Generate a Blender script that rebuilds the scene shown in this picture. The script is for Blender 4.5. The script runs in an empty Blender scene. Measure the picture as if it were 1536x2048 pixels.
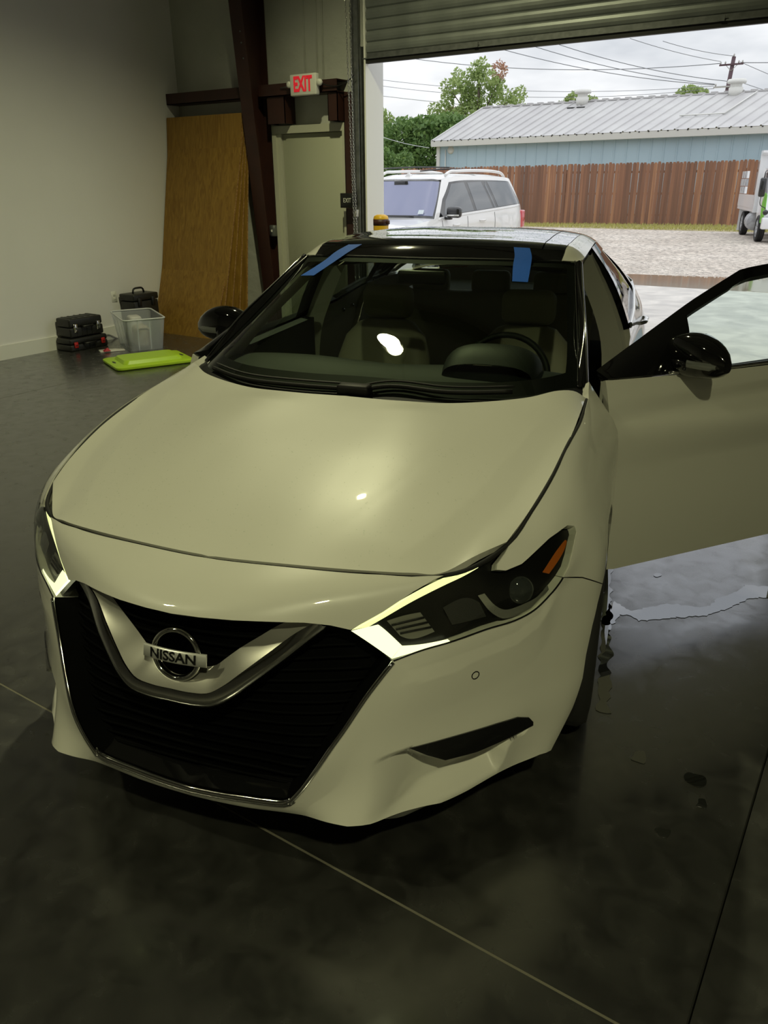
import bpy, bmesh, math, random
import numpy as np
from mathutils import Vector, Matrix
from mathutils.geometry import delaunay_2d_cdt

random.seed(7); rng = np.random.default_rng(7)
sc = bpy.context.scene
COL = sc.collection

# ------------------------------------------------------------------ camera
# building axes: x to the right along the bay wall, y out through the bay door, z up; floor z = 0
cam_d = bpy.data.cameras.new('camera')
cam_d.sensor_fit = 'VERTICAL'; cam_d.sensor_height = 24.0
cam_d.lens = 24.0*1546.08/2048; cam_d.clip_start = .05; cam_d.clip_end = 400
cam = bpy.data.objects.new('camera', cam_d); COL.objects.link(cam)
cR = Vector((.83612821, .54850115, -.00600903)); cU = Vector((-.20961077, .32961299, .92055342)); cF = Vector((-.50690526, .76844113, -.39057046))
mw = Matrix((cR, cU, -cF)).transposed().to_4x4(); mw.translation = Vector((1.25529, -1.01410, 1.6575))
cam.matrix_world = mw
sc.camera = cam

# ------------------------------------------------------------------ colour management / exposure
sc.view_settings.view_transform = 'Standard'; sc.view_settings.look = 'None'
sc.view_settings.gamma = 1.0; sc.view_settings.use_curve_mapping = False
sc.view_settings.exposure = 0.0

# ------------------------------------------------------------------ overcast sky
world = bpy.data.worlds.new('overcast_sky'); sc.world = world; world.use_nodes = True
nt = world.node_tree; nt.nodes.clear()
def N(t, **k):
    n = nt.nodes.new(t)
    for a, b in k.items(): setattr(n, a, b)
    return n
out = N('ShaderNodeOutputWorld'); bg = N('ShaderNodeBackground'); tc = N('ShaderNodeTexCoord')
mp = N('ShaderNodeMapping'); mp.inputs['Scale'].default_value = (1, 1, 3.2)
no = N('ShaderNodeTexNoise'); no.inputs['Scale'].default_value = 3.0; no.inputs['Detail'].default_value = 5; no.inputs['Roughness'].default_value = .55
rp = N('ShaderNodeValToRGB')
rp.color_ramp.elements[0].position = .34; rp.color_ramp.elements[0].color = (.44, .47, .51, 1)
rp.color_ramp.elements[1].position = .66; rp.color_ramp.elements[1].color = (.86, .87, .88, 1)
sx = N('ShaderNodeSeparateXYZ'); mr = N('ShaderNodeMapRange')
mr.inputs['From Min'].default_value = 0; mr.inputs['From Max'].default_value = 1; mr.inputs['To Min'].default_value = 1.14; mr.inputs['To Max'].default_value = 2.7
nt.links.new(tc.outputs['Generated'], mp.inputs['Vector']); nt.links.new(mp.outputs['Vector'], no.inputs['Vector'])
nt.links.new(no.outputs['Fac'], rp.inputs['Fac']); nt.links.new(rp.outputs['Color'], bg.inputs['Color'])
nt.links.new(tc.outputs['Generated'], sx.inputs['Vector']); nt.links.new(sx.outputs['Z'], mr.inputs['Value'])
nt.links.new(mr.outputs['Result'], bg.inputs['Strength']); nt.links.new(bg.outputs['Background'], out.inputs['Surface'])

LAMP_COLOR = (1.0, .98, .57)
LAMP_POWER = (114.0, 44.0, 100.0)
# high-bay lamp positions (x, y, z of the lamp mouth); the lamps themselves are built further down
HIGH_BAYS = [(-2.5, 3.62, 5.0), (-2.3, -2.6, 5.0), (3.0, -2.3, 5.0)]

# ------------------------------------------------------------------ helpers
def tag(o, label=None, cat=None, group=None, kind=None):
    if label: o['label'] = label
    if cat: o['category'] = cat
    if group: o['group'] = group
    if kind: o['kind'] = kind
    return o

def empty(name, loc=(0, 0, 0), rz=0.0, label=None, cat=None, group=None):
    o = bpy.data.objects.new(name, None); COL.objects.link(o)
    o.location = loc; o.rotation_euler = (0, 0, rz); o.empty_display_size = .1
    return tag(o, label, cat, group)

def link(name, me, mat=None, parent=None):
    o = bpy.data.objects.new(name, me); COL.objects.link(o)
    if mat is not None and not me.materials: me.materials.append(mat)
    if parent is not None: o.parent = parent
    return o

class MB:
    """collects shapes, then builds one mesh object"""
    def __init__(s): s.v = []; s.f = []; s.sm = []
    def add(s, vs, fs, smooth=False):
        b = len(s.v); s.v += [tuple(map(float, p)) for p in vs]
        s.f += [tuple(b+i for i in f) for f in fs]; s.sm += [smooth]*len(fs); return s
    def box(s, a, b):
        (x0, y0, z0), (x1, y1, z1) = a, b
        return s.add([(x0,y0,z0),(x1,y0,z0),(x1,y1,z0),(x0,y1,z0),(x0,y0,z1),(x1,y0,z1),(x1,y1,z1),(x0,y1,z1)],
                     [(0,3,2,1),(4,5,6,7),(0,1,5,4),(1,2,6,5),(2,3,7,6),(3,0,4,7)])
    def bbox(s, a, b, r=.01, seg=2, M=None):
        bm = bmesh.new(); bmesh.ops.create_cube(bm, size=1)
        c = [(a[i]+b[i])/2 for i in range(3)]; d = [abs(b[i]-a[i]) for i in range(3)]
        for v in bm.verts: v.co = Vector((v.co.x*d[0]+c[0], v.co.y*d[1]+c[1], v.co.z*d[2]+c[2]))
        r = min(r, min(d)*.49)
        bmesh.ops.bevel(bm, geom=bm.edges[:], offset=r, segments=seg, profile=.5, affect='EDGES')
        if M is not None: bm.transform(M)
        bm.verts.index_update()
        s.add([v.co for v in bm.verts], [[v.index for v in f.verts] for f in bm.faces], True); bm.free(); return s
    def prism(s, poly, axis, a, b):
        """poly: 2D points in the other two axes (in order x,y,z without axis)"""
        n = len(poly)
        def P(p, t):
            q = list(p); q.insert(axis, t); return q
        vs = [P(p, a) for p in poly]+[P(p, b) for p in poly]
        return s.add(vs, [tuple(range(n))[::-1], tuple(range(n, 2*n))]+[(i, (i+1) % n, n+(i+1) % n, n+i) for i in range(n)])
    def tube(s, path, r, n=8, closed=False, caps=True, flat=1.0):
        P = [Vector(p) for p in path]; m = len(P); vs = []; fs = []
        rr = r if hasattr(r, '__len__') else [r]*m
        up = None
        for i in range(m):
            if closed: t = P[(i+1) % m]-P[i-1]
            else: t = P[min(i+1, m-1)]-P[max(i-1, 0)]
            t.normalize()
            if up is None:
                up = Vector((0, 0, 1)) if abs(t.z) < .9 else Vector((1, 0, 0))
            x = t.cross(up); 
            if x.length < 1e-6: x = t.orthogonal()
            x.normalize(); y = x.cross(t).normalized(); up = y
            for k in range(n):
                a = 2*math.pi*k/n; vs.append(P[i]+x*math.cos(a)*rr[i]+y*math.sin(a)*rr[i]*flat)
        for i in range(m if closed else m-1):
            j = (i+1) % m
            for k in range(n): fs.append((i*n+k, i*n+(k+1) % n, j*n+(k+1) % n, j*n+k))
        if caps and not closed: fs += [tuple(range(n)), tuple(range((m-1)*n, m*n))[::-1]]
        return s.add(vs, fs, True)
    def lathe(s, prof, c=(0,0,0), axis=2, n=24, closed=False, smooth=True):
        vs = []; m = len(prof)
        for r, h in prof:
            for k in range(n):
                a = 2*math.pi*k/n; q = [r*math.cos(a), r*math.sin(a)]; q.insert(axis, h)
                vs.append((q[0]+c[0], q[1]+c[1], q[2]+c[2]))
        fs = [(i*n+k, i*n+(k+1) % n, ((i+1) % m)*n+(k+1) % n, ((i+1) % m)*n+k) for i in range(m if closed else m-1) for k in range(n)]
        if not closed: fs += [tuple(range(n))[::-1], tuple(range((m-1)*n, m*n))]
        return s.add(vs, fs, smooth)
    def grid(s, rows, smooth=True):
        m = len(rows); n = len(rows[0])
        return s.add([p for r in rows for p in r], [(i*n+k, i*n+k+1, (i+1)*n+k+1, (i+1)*n+k) for i in range(m-1) for k in range(n-1)], smooth)
    def xf(s, M, start=0):
        s.v = s.v[:start]+[tuple(M @ Vector(p)) for p in s.v[start:]]; return s
    def mesh(s, name, recalc=True):
        me = bpy.data.meshes.new(name); me.from_pydata(s.v, [], s.f)
        me.polygons.foreach_set('use_smooth', s.sm)
        if recalc:
            bm = bmesh.new(); bm.from_mesh(me); bmesh.ops.recalc_face_normals(bm, faces=bm.faces[:]); bm.to_mesh(me); bm.free()
        return me
    def build(s, name, mat, parent=None, recalc=True, auto=None):
        me = s.mesh(name, recalc); o = link(name, me, mat, parent)
        if auto is not None and hasattr(me, 'set_sharp_from_angle'):
            me.polygons.foreach_set('use_smooth', [True]*len(me.polygons)); me.set_sharp_from_angle(angle=math.radians(auto))
        return o

# ------------------------------------------------------------------ materials
MATS = {}
def pmat(name, color, rough=.5, metal=0., coat=0., coat_r=.03, spec=.5, noise=None, bump=None, emit=None, es=0., alpha=None, rnd=None, trans=0., ior=1.5):
    """noise=(scale, darker colour, contrast_lo, hi), bump=(scale, strength), rnd=colour mixed in by object random"""
    m = bpy.data.materials.new(name); m.use_nodes = True; t = m.node_tree; b = t.nodes['Principled BSDF']
    b.inputs['Base Color'].default_value = (*color, 1); b.inputs['Roughness'].default_value = rough; b.inputs['Metallic'].default_value = metal
    b.inputs['Coat Weight'].default_value = coat; b.inputs['Coat Roughness'].default_value = coat_r; b.inputs['Specular IOR Level'].default_value = spec
    b.inputs['Transmission Weight'].default_value = trans; b.inputs['IOR'].default_value = ior
    if emit: b.inputs['Emission Color'].default_value = (*emit, 1); b.inputs['Emission Strength'].default_value = es
    if alpha is not None: b.inputs['Alpha'].default_value = alpha
    cur = None
    if noise or bump: 
        tcn = t.nodes.new('ShaderNodeTexCoord')
    if noise:
        sc_, c2, lo, hi = noise[:4]
        mpn = t.nodes.new('ShaderNodeMapping'); mpn.inputs['Scale'].default_value = noise[4] if len(noise) > 4 else (1, 1, 1)
        nn = t.nodes.new('ShaderNodeTexNoise'); nn.inputs['Scale'].default_value = sc_; nn.inputs['Detail'].default_value = 6
        rr = t.nodes.new('ShaderNodeMapRange'); rr.inputs['From Min'].default_value = lo; rr.inputs['From Max'].default_value = hi
        mx = t.nodes.new('ShaderNodeMix'); mx.data_type = 'RGBA'; mx.inputs[6].default_value = (*color, 1); mx.inputs[7].default_value = (*c2, 1)
        t.links.new(tcn.outputs['Object'], mpn.inputs['Vector']); t.links.new(mpn.outputs['Vector'], nn.inputs['Vector'])
        t.links.new(nn.outputs['Fac'], rr.inputs['Value']); t.links.new(rr.outputs['Result'], mx.inputs[0]); cur = mx.outputs[2]
        t.links.new(cur, b.inputs['Base Color'])
    if rnd:
        oi = t.nodes.new('ShaderNodeObjectInfo'); mx = t.nodes.new('ShaderNodeMix'); mx.data_type = 'RGBA'
        mx.inputs[6].default_value = (*color, 1); mx.inputs[7].default_value = (*rnd, 1)
        if cur is not None: t.links.new(cur, mx.inputs[6])
        t.links.new(oi.outputs['Random'], mx.inputs[0]); t.links.new(mx.outputs[2], b.inputs['Base Color'])
    if bump:
        nb = t.nodes.new('ShaderNodeTexNoise'); nb.inputs['Scale'].default_value = bump[0]; nb.inputs['Detail'].default_value = 5
        bn = t.nodes.new('ShaderNodeBump'); bn.inputs['Strength'].default_value = bump[1]; bn.inputs['Distance'].default_value = bump[2] if len(bump) > 2 else .01
        t.links.new(tcn.outputs['Object'], nb.inputs['Vector']); t.links.new(nb.outputs['Fac'], bn.inputs['Height']); t.links.new(bn.outputs['Normal'], b.inputs['Normal'])
    MATS[name] = m
    return m

def glass_mat(name, tint=(.6, .65, .6), opacity=.0, rough=.0, dark=(.01, .012, .01), ior=1.5):
    """thin glass: see-through with a mirror-like coat; opacity mixes in a dark film"""
    m = bpy.data.materials.new(name); m.use_nodes = True; t = m.node_tree; t.nodes.clear()
    o = t.nodes.new('ShaderNodeOutputMaterial'); tr = t.nodes.new('ShaderNodeBsdfTransparent'); gl = t.nodes.new('ShaderNodeBsdfGlossy')
    fr = t.nodes.new('ShaderNodeFresnel'); mx = t.nodes.new('ShaderNodeMixShader'); df = t.nodes.new('ShaderNodeBsdfDiffuse'); mx2 = t.nodes.new('ShaderNodeMixShader')
    tr.inputs['Color'].default_value = (*tint, 1); gl.inputs['Roughness'].default_value = rough; fr.inputs['IOR'].default_value = ior
    ge = t.nodes.new('ShaderNodeNewGeometry'); mi = t.nodes.new('ShaderNodeMapRange'); mi.inputs['To Min'].default_value = ior; mi.inputs['To Max'].default_value = 1/ior
    t.links.new(ge.outputs['Backfacing'], mi.inputs['Value']); t.links.new(mi.outputs['Result'], fr.inputs['IOR'])   # a pane reflects alike from both sides
    df.inputs['Color'].default_value = (*dark, 1); mx2.inputs[0].default_value = opacity
    t.links.new(tr.outputs[0], mx2.inputs[1]); t.links.new(df.outputs[0], mx2.inputs[2])
    t.links.new(fr.outputs[0], mx.inputs[0]); t.links.new(mx2.outputs[0], mx.inputs[1]); t.links.new(gl.outputs[0], mx.inputs[2]); t.links.new(mx.outputs[0], o.inputs['Surface'])
    return m

# ------------------------------------------------------------------ smooth surfaces through control grids
def cr_basis(t, kn):
    t = np.atleast_1d(np.asarray(t, float)); kn = np.asarray(kn, float); n = len(kn)
    T = np.zeros((n, n))
    for i in range(1, n-1):
        h0 = kn[i]-kn[i-1]; h1 = kn[i+1]-kn[i]; w = h0+h1
        T[i, i-1] -= h1/(h0*w); T[i, i] += h1/(h0*w)-h0/(h1*w); T[i, i+1] += h0/(h1*w)
    h = kn[1]-kn[0]
    if n > 2:
        T[0, 0] = -1.5/h; T[0, 1] = 1.5/h; T[0] -= .5*T[1]
        h = kn[-1]-kn[-2]; T[-1, -1] = 1.5/h; T[-1, -2] = -1.5/h; T[-1] -= .5*T[-2]
    else:
        T[0] = T[1] = np.array([-1, 1])/h
    i = np.clip(np.searchsorted(kn, t)-1, 0, n-2); h = kn[i+1]-kn[i]; s = (t-kn[i])/h
    I = np.eye(n)
    return ((2*s**3-3*s**2+1)[:, None]*I[i]+((s**3-2*s**2+s)*h)[:, None]*T[i]+(-2*s**3+3*s**2)[:, None]*I[i+1]+((s**3-s**2)*h)[:, None]*T[i+1])

def curve(pts, n=24, closed=False):
    """points sampled along a smooth curve through pts"""
    P = np.array(pts, float)
    if closed: P = np.vstack([P[-2:], P, P[:3]])
    k = np.concatenate([[0], np.cumsum(np.maximum(np.linalg.norm(np.diff(P, axis=0), axis=1), 1e-6)**.75)])
    t = np.linspace(k[2], k[-3], n+1)[:-1] if closed else np.linspace(k[0], k[-1], n)
    return cr_basis(t, k) @ P

def pip(pts, poly):
    x, y = pts[:, 0], pts[:, 1]; ins = np.zeros(len(pts), bool); n = len(poly); j = n-1
    for i in range(n):
        xi, yi = poly[i]; xj, yj = poly[j]
        c = ((yi > y) != (yj > y)) & (x < (xj-xi)*(y-yi)/(yj-yi+1e-15)+xi); ins ^= c; j = i
    return ins

class Surf:
    """bicubic surface through grid[row][col]; sym: column 0 lies on x = 0 and is mirrored"""
    def __init__(s, grid, sym=False, disp=None, ref=(0, 2.4, .5)):
        G = np.array(grid, float); s.sym = sym
        if sym: G = np.concatenate([G[:, 2:0:-1]*[-1, 1, 1], G], 1)
        s.G = G; s.disp = disp
        s.ku = np.concatenate([[0], np.cumsum(np.linalg.norm(np.diff(G, axis=1), axis=2).mean(0))])
        s.kv = np.concatenate([[0], np.cumsum(np.linalg.norm(np.diff(G, axis=0), axis=2).mean(1))])
        s.u0 = s.ku[2] if sym else 0.
        s.sgn = 1.; c_ = np.array([(a_, b_) for a_ in (.2, .5, .8) for b_ in (.2, .5, .8)]); s.disp = None
        if (s.nrm(c_, True)*(s.base(c_)-np.array(ref))).sum() < 0: s.sgn = -1.
        s.disp = disp
        a = np.linspace(0, 1, 160); U, V = np.meshgrid(a, a); s.duv = np.stack([U.ravel(), V.ravel()], 1); s.dp = s.ev(s.duv)
    def base(s, uv):
        u = s.u0+np.clip(uv[:, 0], -.3 if s.sym else 0, 1)*(s.ku[-1]-s.u0); v = np.clip(uv[:, 1], 0, 1)*s.kv[-1]
        bu = cr_basis(u, s.ku); bv = cr_basis(v, s.kv)
        return np.einsum('nr,nc,rcd->nd', bv, bu, s.G)
    def ev(s, uv):
        p = s.base(uv)
        if s.disp is not None:
            p = p+s.disp(p)[:, None]*s.nrm(uv, base=True)
        return p
    def nrm(s, uv, base=False):
        f = s.base if base else s.ev; e = 2e-3
        lo = -.3 if s.sym else 0
        du0 = np.clip(uv-[e, 0], [lo, 0], 1); du1 = np.clip(uv+[e, 0], [lo, 0], 1); dv0 = np.clip(uv-[0, e], [lo, 0], 1); dv1 = np.clip(uv+[0, e], [lo, 0], 1)
        n = np.cross(f(du1)-f(du0), f(dv1)-f(dv0)); n /= np.linalg.norm(n, axis=1)[:, None]+1e-12
        return n*s.sgn
    def inv(s, P):
        P = np.atleast_2d(np.array(P, float)); out = np.zeros((len(P), 2))
        for i, p in enumerate(P):
            k = ((s.dp-p)**2).sum(1).argmin(); c = s.duv[k]; r = 1/159.
            for _ in range(4):
                a = np.linspace(-r, r, 9); U, V = np.meshgrid(a, a); q = np.clip(c+np.stack([U.ravel(), V.ravel()], 1), 0, 1)
                c = q[((s.ev(q)-p)**2).sum(1).argmin()]; r /= 4
            out[i] = c
        return out

def dens(P, step, closed=True):
    P = np.array(P, float); o = []; n = len(P)
    for i in range(n if closed else n-1):
        a = P[i]; b = P[(i+1) % n]; k = max(1, int(np.linalg.norm(b-a)/step))
        for j in range(k): o.append(a+(b-a)*j/k)
    if not closed: o.append(P[-1])
    return np.array(o)

def panel(name, S, poly, mat, parent, holes=(), gap=.002, off=0., depth=.012, step=.015, du=None, both=False, side=1, uvpoly=False, flip=False):
    """cut a panel out of surface S: poly = 3D outline near S; both = add mirrored half (joined at x=0); side=-1 mirrors"""
    def touv(poly, g):
        if uvpoly: q = np.array(poly, float)
        else: q = S.inv(dens(poly, step*1.5))
        if not g: return q
        p3 = S.ev(q); n = S.nrm(q); m = len(q)
        t3 = np.roll(p3, -1, 0)-np.roll(p3, 1, 0); t3 /= np.linalg.norm(t3, axis=1)[:, None]+1e-12
        area = .5*np.sum(q[:, 0]*np.roll(q[:, 1], -1)-np.roll(q[:, 0], -1)*q[:, 1])
        inw = np.cross(n, t3)*(1 if area > 0 else -1)*g*S.sgn
        e = 1e-3; Su = (S.ev(q+[e, 0])-S.ev(q-[e, 0]))/(2*e); Sv = (S.ev(q+[0, e])-S.ev(q-[0, e]))/(2*e)
        o = q.copy()
        for i in range(m):
            if both and abs(p3[i, 0]) < .004: inw[i, 0] = 0
            A = np.stack([Su[i], Sv[i]], 1); d, *_ = np.linalg.lstsq(A, inw[i], rcond=None)
            if np.linalg.norm(d) < .2: o[i] = q[i]+d
            if both and abs(p3[i, 0]) < .004: o[i, 0] = 0.
        return np.clip(o, 0, 1)
    q = touv(poly, gap); hs = [touv(h, -gap if gap else 0) for h in holes]
    lo, hi = q.min(0), q.max(0)
    mid = S.ev(np.array([[lo[0], (lo[1]+hi[1])/2], [hi[0], (lo[1]+hi[1])/2], [(lo[0]+hi[0])/2, lo[1]], [(lo[0]+hi[0])/2, hi[1]]]))
    L = S.ev(np.stack([np.linspace(lo[0], hi[0], 20), np.full(20, (lo[1]+hi[1])/2)], 1)); W = S.ev(np.stack([np.full(20, (lo[0]+hi[0])/2), np.linspace(lo[1], hi[1], 20)], 1))
    nu = int(np.linalg.norm(np.diff(L, axis=0), axis=1).sum()/step)+2; nv = int(np.linalg.norm(np.diff(W, axis=0), axis=1).sum()/step)+2
    nu, nv = min(nu, 160), min(nv, 160)
    U, V = np.meshgrid(np.linspace(lo[0], hi[0], nu+1), np.linspace(lo[1], hi[1], nv+1)); g = np.stack([U.ravel(), V.ravel()], 1)
    ok = pip(g, q)
    cell = np.array([(hi[0]-lo[0])/nu, (hi[1]-lo[1])/nv])+1e-9
    for ring in [q]+hs:
        if ring is not q: ok &= ~pip(g, ring)
        for i in range(len(ring)):
            a = ring[i]/cell; b = ring[(i+1) % len(ring)]/cell; ab = b-a; gg = g/cell-a
            tt = np.clip((gg@ab)/(ab@ab+1e-12), 0, 1); ok &= np.linalg.norm(gg-tt[:, None]*ab, axis=1) > .45
    g = g[ok]
    vs = [Vector(p) for p in q]; faces = [list(range(len(q)))]
    for h in hs: faces.append(list(range(len(vs), len(vs)+len(h)))); vs += [Vector(p) for p in h]
    vs += [Vector(p) for p in g]
    ov, oe, of, *_ = delaunay_2d_cdt(vs, [], faces, 1, 1e-7)
    uv = np.array([tuple(p) for p in ov]); tri = np.array([f for f in of if len(f) == 3], int)
    cen = uv[tri].mean(1); keep = pip(cen, q)
    for h in hs: keep &= ~pip(cen, h)
    tri = tri[keep]
    if both: uv[np.abs(S.ev(uv)[:, 0]) < .002, 0] = 0.
    P = S.ev(uv); n = S.nrm(uv)
    if both: 
        z = np.abs(P[:, 0]) < 1e-4; n[z, 0] = 0; n[z] /= np.linalg.norm(n[z], axis=1)[:, None]+1e-12
    # outward orientation: away from the body axis
    c3 = P[tri]; fn = np.cross(c3[:, 1]-c3[:, 0], c3[:, 2]-c3[:, 0]); agree = (fn*n[tri].mean(1)).sum(1)
    tri[agree < 0] = tri[agree < 0][:, ::-1]
    if flip: n = -n; tri = tri[:, ::-1]
    P = P+n*off
    V_, F_, NL = list(P), [tuple(t) for t in tri], [n[i] for t in tri for i in t]
    if depth:
        cnt = {}
        for t in tri:
            for a, b in ((t[0], t[1]), (t[1], t[2]), (t[2], t[0])): cnt[(a, b)] = 1
        for (a, b) in list(cnt):
            if (b, a) in cnt: continue
            if both and abs(P[a, 0]) < 1e-3 and abs(P[b, 0]) < 1e-3: continue
            i = len(V_); A, B = P[a], P[b]; A2, B2 = A-n[a]*depth, B-n[b]*depth
            V_ += [A, B, B2, A2]; F_.append((i+1, i, i+3, i+2)); nn = np.cross(A-B, B2-B); nn /= np.linalg.norm(nn)+1e-12
            NL += [nn]*4
    V_ = np.array(V_); NL = np.array(NL)
    mx = np.array([-1, 1, 1])
    if both:
        m = len(V_); V_ = np.vstack([V_, V_*mx]); lo_ = 0; NL2 = []
        F2 = []
        for f in F_:
            F2.append(tuple(m+i for i in f[::-1])); NL2 += list((NL[lo_:lo_+len(f)]*mx)[::-1]); lo_ += len(f)
        F_ = F_+F2; NL = np.vstack([NL, NL2])
    elif side < 0:
        V_ = V_*mx; F2 = []; NL2 = []; lo_ = 0
        for f in F_:
            F2.append(f[::-1]); NL2 += list((NL[lo_:lo_+len(f)]*mx)[::-1]); lo_ += len(f)
        F_ = F2; NL = np.array(NL2)
    me = bpy.data.meshes.new(name); me.from_pydata([tuple(p) for p in V_], [], F_)
    me.polygons.foreach_set('use_smooth', [True]*len(F_))
    me.normals_split_custom_set([tuple(x) for x in NL])
    return link(name, me, mat, parent)
# ================================================================== the room
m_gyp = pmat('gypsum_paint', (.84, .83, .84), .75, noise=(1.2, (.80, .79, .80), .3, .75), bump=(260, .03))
m_ins = pmat('vinyl_insulation', (.52, .53, .48), .6, noise=(2.0, (.44, .45, .40), .3, .75), bump=(3.5, .5, .05))
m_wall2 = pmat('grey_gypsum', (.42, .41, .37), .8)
m_ceil = pmat('ceiling_insulation', (.26, .26, .23), .7, bump=(3.0, .4, .05))
m_white = pmat('white_trim_paint', (.80, .80, .76), .45)
m_primer = pmat('red_oxide_steel', (.042, .013, .009), .55, noise=(6, (.030, .010, .008), .35, .7))
m_steel = pmat('galvanised_steel', (.22, .23, .23), .45, metal=.7, noise=(20, (.15, .16, .16), .35, .7))
m_dark = pmat('dark_rubber', (.012, .012, .012), .6)
m_dframe = pmat('cream_door_paint', (.50, .50, .40), .45)
m_black = pmat('black_plastic', (.010, .010, .010), .4)
m_chrome = pmat('chrome', (.72, .72, .70), .08, metal=1.)

def concrete(name, base, dark, rough=(.22, .5), scale=1.3, coat=None):
    m = bpy.data.materials.new(name); m.use_nodes = True; t = m.node_tree; b = t.nodes['Principled BSDF']
    g = t.nodes.new('ShaderNodeNewGeometry')
    n1 = t.nodes.new('ShaderNodeTexNoise'); n1.inputs['Scale'].default_value = scale; n1.inputs['Detail'].default_value = 9; n1.inputs['Roughness'].default_value = .65
    n2 = t.nodes.new('ShaderNodeTexNoise'); n2.inputs['Scale'].default_value = scale*5; n2.inputs['Detail'].default_value = 8; n2.inputs['Distortion'].default_value = .6
    n3 = t.nodes.new('ShaderNodeTexNoise'); n3.inputs['Scale'].default_value = 240; n3.inputs['Detail'].default_value = 3
    r1 = t.nodes.new('ShaderNodeMapRange'); r1.inputs['From Min'].default_value = .3; r1.inputs['From Max'].default_value = .7
    r2 = t.nodes.new('ShaderNodeMapRange'); r2.inputs['From Min'].default_value = .35; r2.inputs['From Max'].default_value = .68; r2.inputs['To Max'].default_value = .7
    mx = t.nodes.new('ShaderNodeMix'); mx.data_type = 'RGBA'; mx.inputs[6].default_value = (*base, 1); mx.inputs[7].default_value = (*dark, 1)
    mx2 = t.nodes.new('ShaderNodeMix'); mx2.data_type = 'RGBA'; mx2.inputs[7].default_value = tuple(c*1.5 for c in base)+(1,)
    rr = t.nodes.new('ShaderNodeMapRange'); rr.inputs['From Min'].default_value = .3; rr.inputs['From Max'].default_value = .7; rr.inputs['To Min'].default_value = rough[0]; rr.inputs['To Max'].default_value = rough[1]
    bp = t.nodes.new('ShaderNodeBump'); bp.inputs['Strength'].default_value = .05; bp.inputs['Distance'].default_value = .003
    if coat:
        b.inputs['Coat Weight'].default_value = 1.; b.inputs['Coat IOR'].default_value = coat[0]; cr_ = t.nodes.new('ShaderNodeMapRange'); cr_.inputs['From Min'].default_value = .3; cr_.inputs['From Max'].default_value = .7; cr_.inputs['To Min'].default_value = coat[1]; cr_.inputs['To Max'].default_value = coat[2]; t.links.new(n2.outputs['Fac'], cr_.inputs['Value']); t.links.new(cr_.outputs['Result'], b.inputs['Coat Roughness'])
    for n in (n1, n2, n3): t.links.new(g.outputs['Position'], n.inputs['Vector'])
    t.links.new(n1.outputs['Fac'], r1.inputs['Value']); t.links.new(r1.outputs['Result'], mx.inputs[0])
    t.links.new(n2.outputs['Fac'], r2.inputs['Value']); t.links.new(r2.outputs['Result'], mx2.inputs[0])
    t.links.new(mx.outputs[2], mx2.inputs[6]); t.links.new(mx2.outputs[2], b.inputs['Base Color'])
    t.links.new(n2.outputs['Fac'], rr.inputs['Value']); t.links.new(rr.outputs['Result'], b.inputs['Roughness'])
    t.links.new(n3.outputs['Fac'], bp.inputs['Height']); t.links.new(bp.outputs['Normal'], b.inputs['Normal'])
    return m
m_conc = concrete('sealed_concrete', (.018, .018, .015), (.009, .009, .008), (.5, .7), 2.2, coat=(2.3, .14, .30))
m_apron = concrete('apron_concrete', (.50, .47, .43), (.40, .375, .345), (.35, .6), .6)
m_joint = pmat('joint_dust', (.17, .16, .12), .8)
m_groove = pmat('joint_groove', (.012, .012, .010), .8)

XL, XR, YB, YF, ZC = -6.45, 6.6, 6.30, -7.5, 5.6
J1, J2, JY = -5.00, 1.19, .17
# floor: sub-base with slabs separated by saw-cut joints
fl = MB().box((XL-.2, YF-.2, -.12), (XR+.2, 6.52, -.010)).build('floor', m_groove); tag(fl, kind='structure')
g = .0035
for x0, x1 in ((XL-.2, J1-g), (J1+g, J2-g), (J2+g, XR+.2)):
    for y0, y1 in ((YF-.2, JY-g), (JY+g, 6.52)):
        MB().box((x0, y0, -.011), (x1, y1, 0)).build('slab', m_conc, fl)
MB().box((J1-g, YF, -.0105), (J1+g, 6.5, -.001)).build('joint_filler', m_joint, fl)
for x0, x1 in ((XL, J1-g), (J1+g, J2-g), (J2+g, XR)): MB().box((x0, JY-g, -.0105), (x1, JY+g, -.001)).build('joint_filler', m_joint, fl)

def struct(o): return tag(o, kind='structure')
struct(MB().box((XL-.15, YF-.15, 0), (XL, 6.5, ZC)).build('wall_left', m_gyp))
struct(MB().box((XL, YF, 0), (XL+.016, YB, .145)).build('baseboard_left', m_white))
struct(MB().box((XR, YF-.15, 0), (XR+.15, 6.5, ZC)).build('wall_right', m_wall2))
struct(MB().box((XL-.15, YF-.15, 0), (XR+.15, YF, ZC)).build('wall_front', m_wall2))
BX0, BX1, BZ = -3.69, .75, 3.75     # bay opening
wb = MB().box((XL-.15, YB, 0), (-4.90, 6.5, ZC)).box((-4.90, YB, 2.15), (-4.03, 6.5, ZC)).box((-4.03, YB, 0), (BX0-.02, 6.5, ZC)).box((BX0-.02, YB, BZ), (BX1+.02, 6.5, ZC)).box((BX1+.02, YB, 0), (XR+.15, 6.5, ZC))
wall_back = struct(wb.build('wall_back', m_ins))
struct(MB().box((XL-.15, YF-.15, ZC), (XR+.15, 6.5, ZC+.1)).build('ceiling', m_ceil))
# vertical seams of the insulation between the framing
for x in (-4.52, -4.36, -4.28):
    MB().bbox((x-.008, YB-.012, 2.63), (x+.008, YB+.002, ZC), .004, 1).build('seam_fold', m_ins, wall_back)
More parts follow.
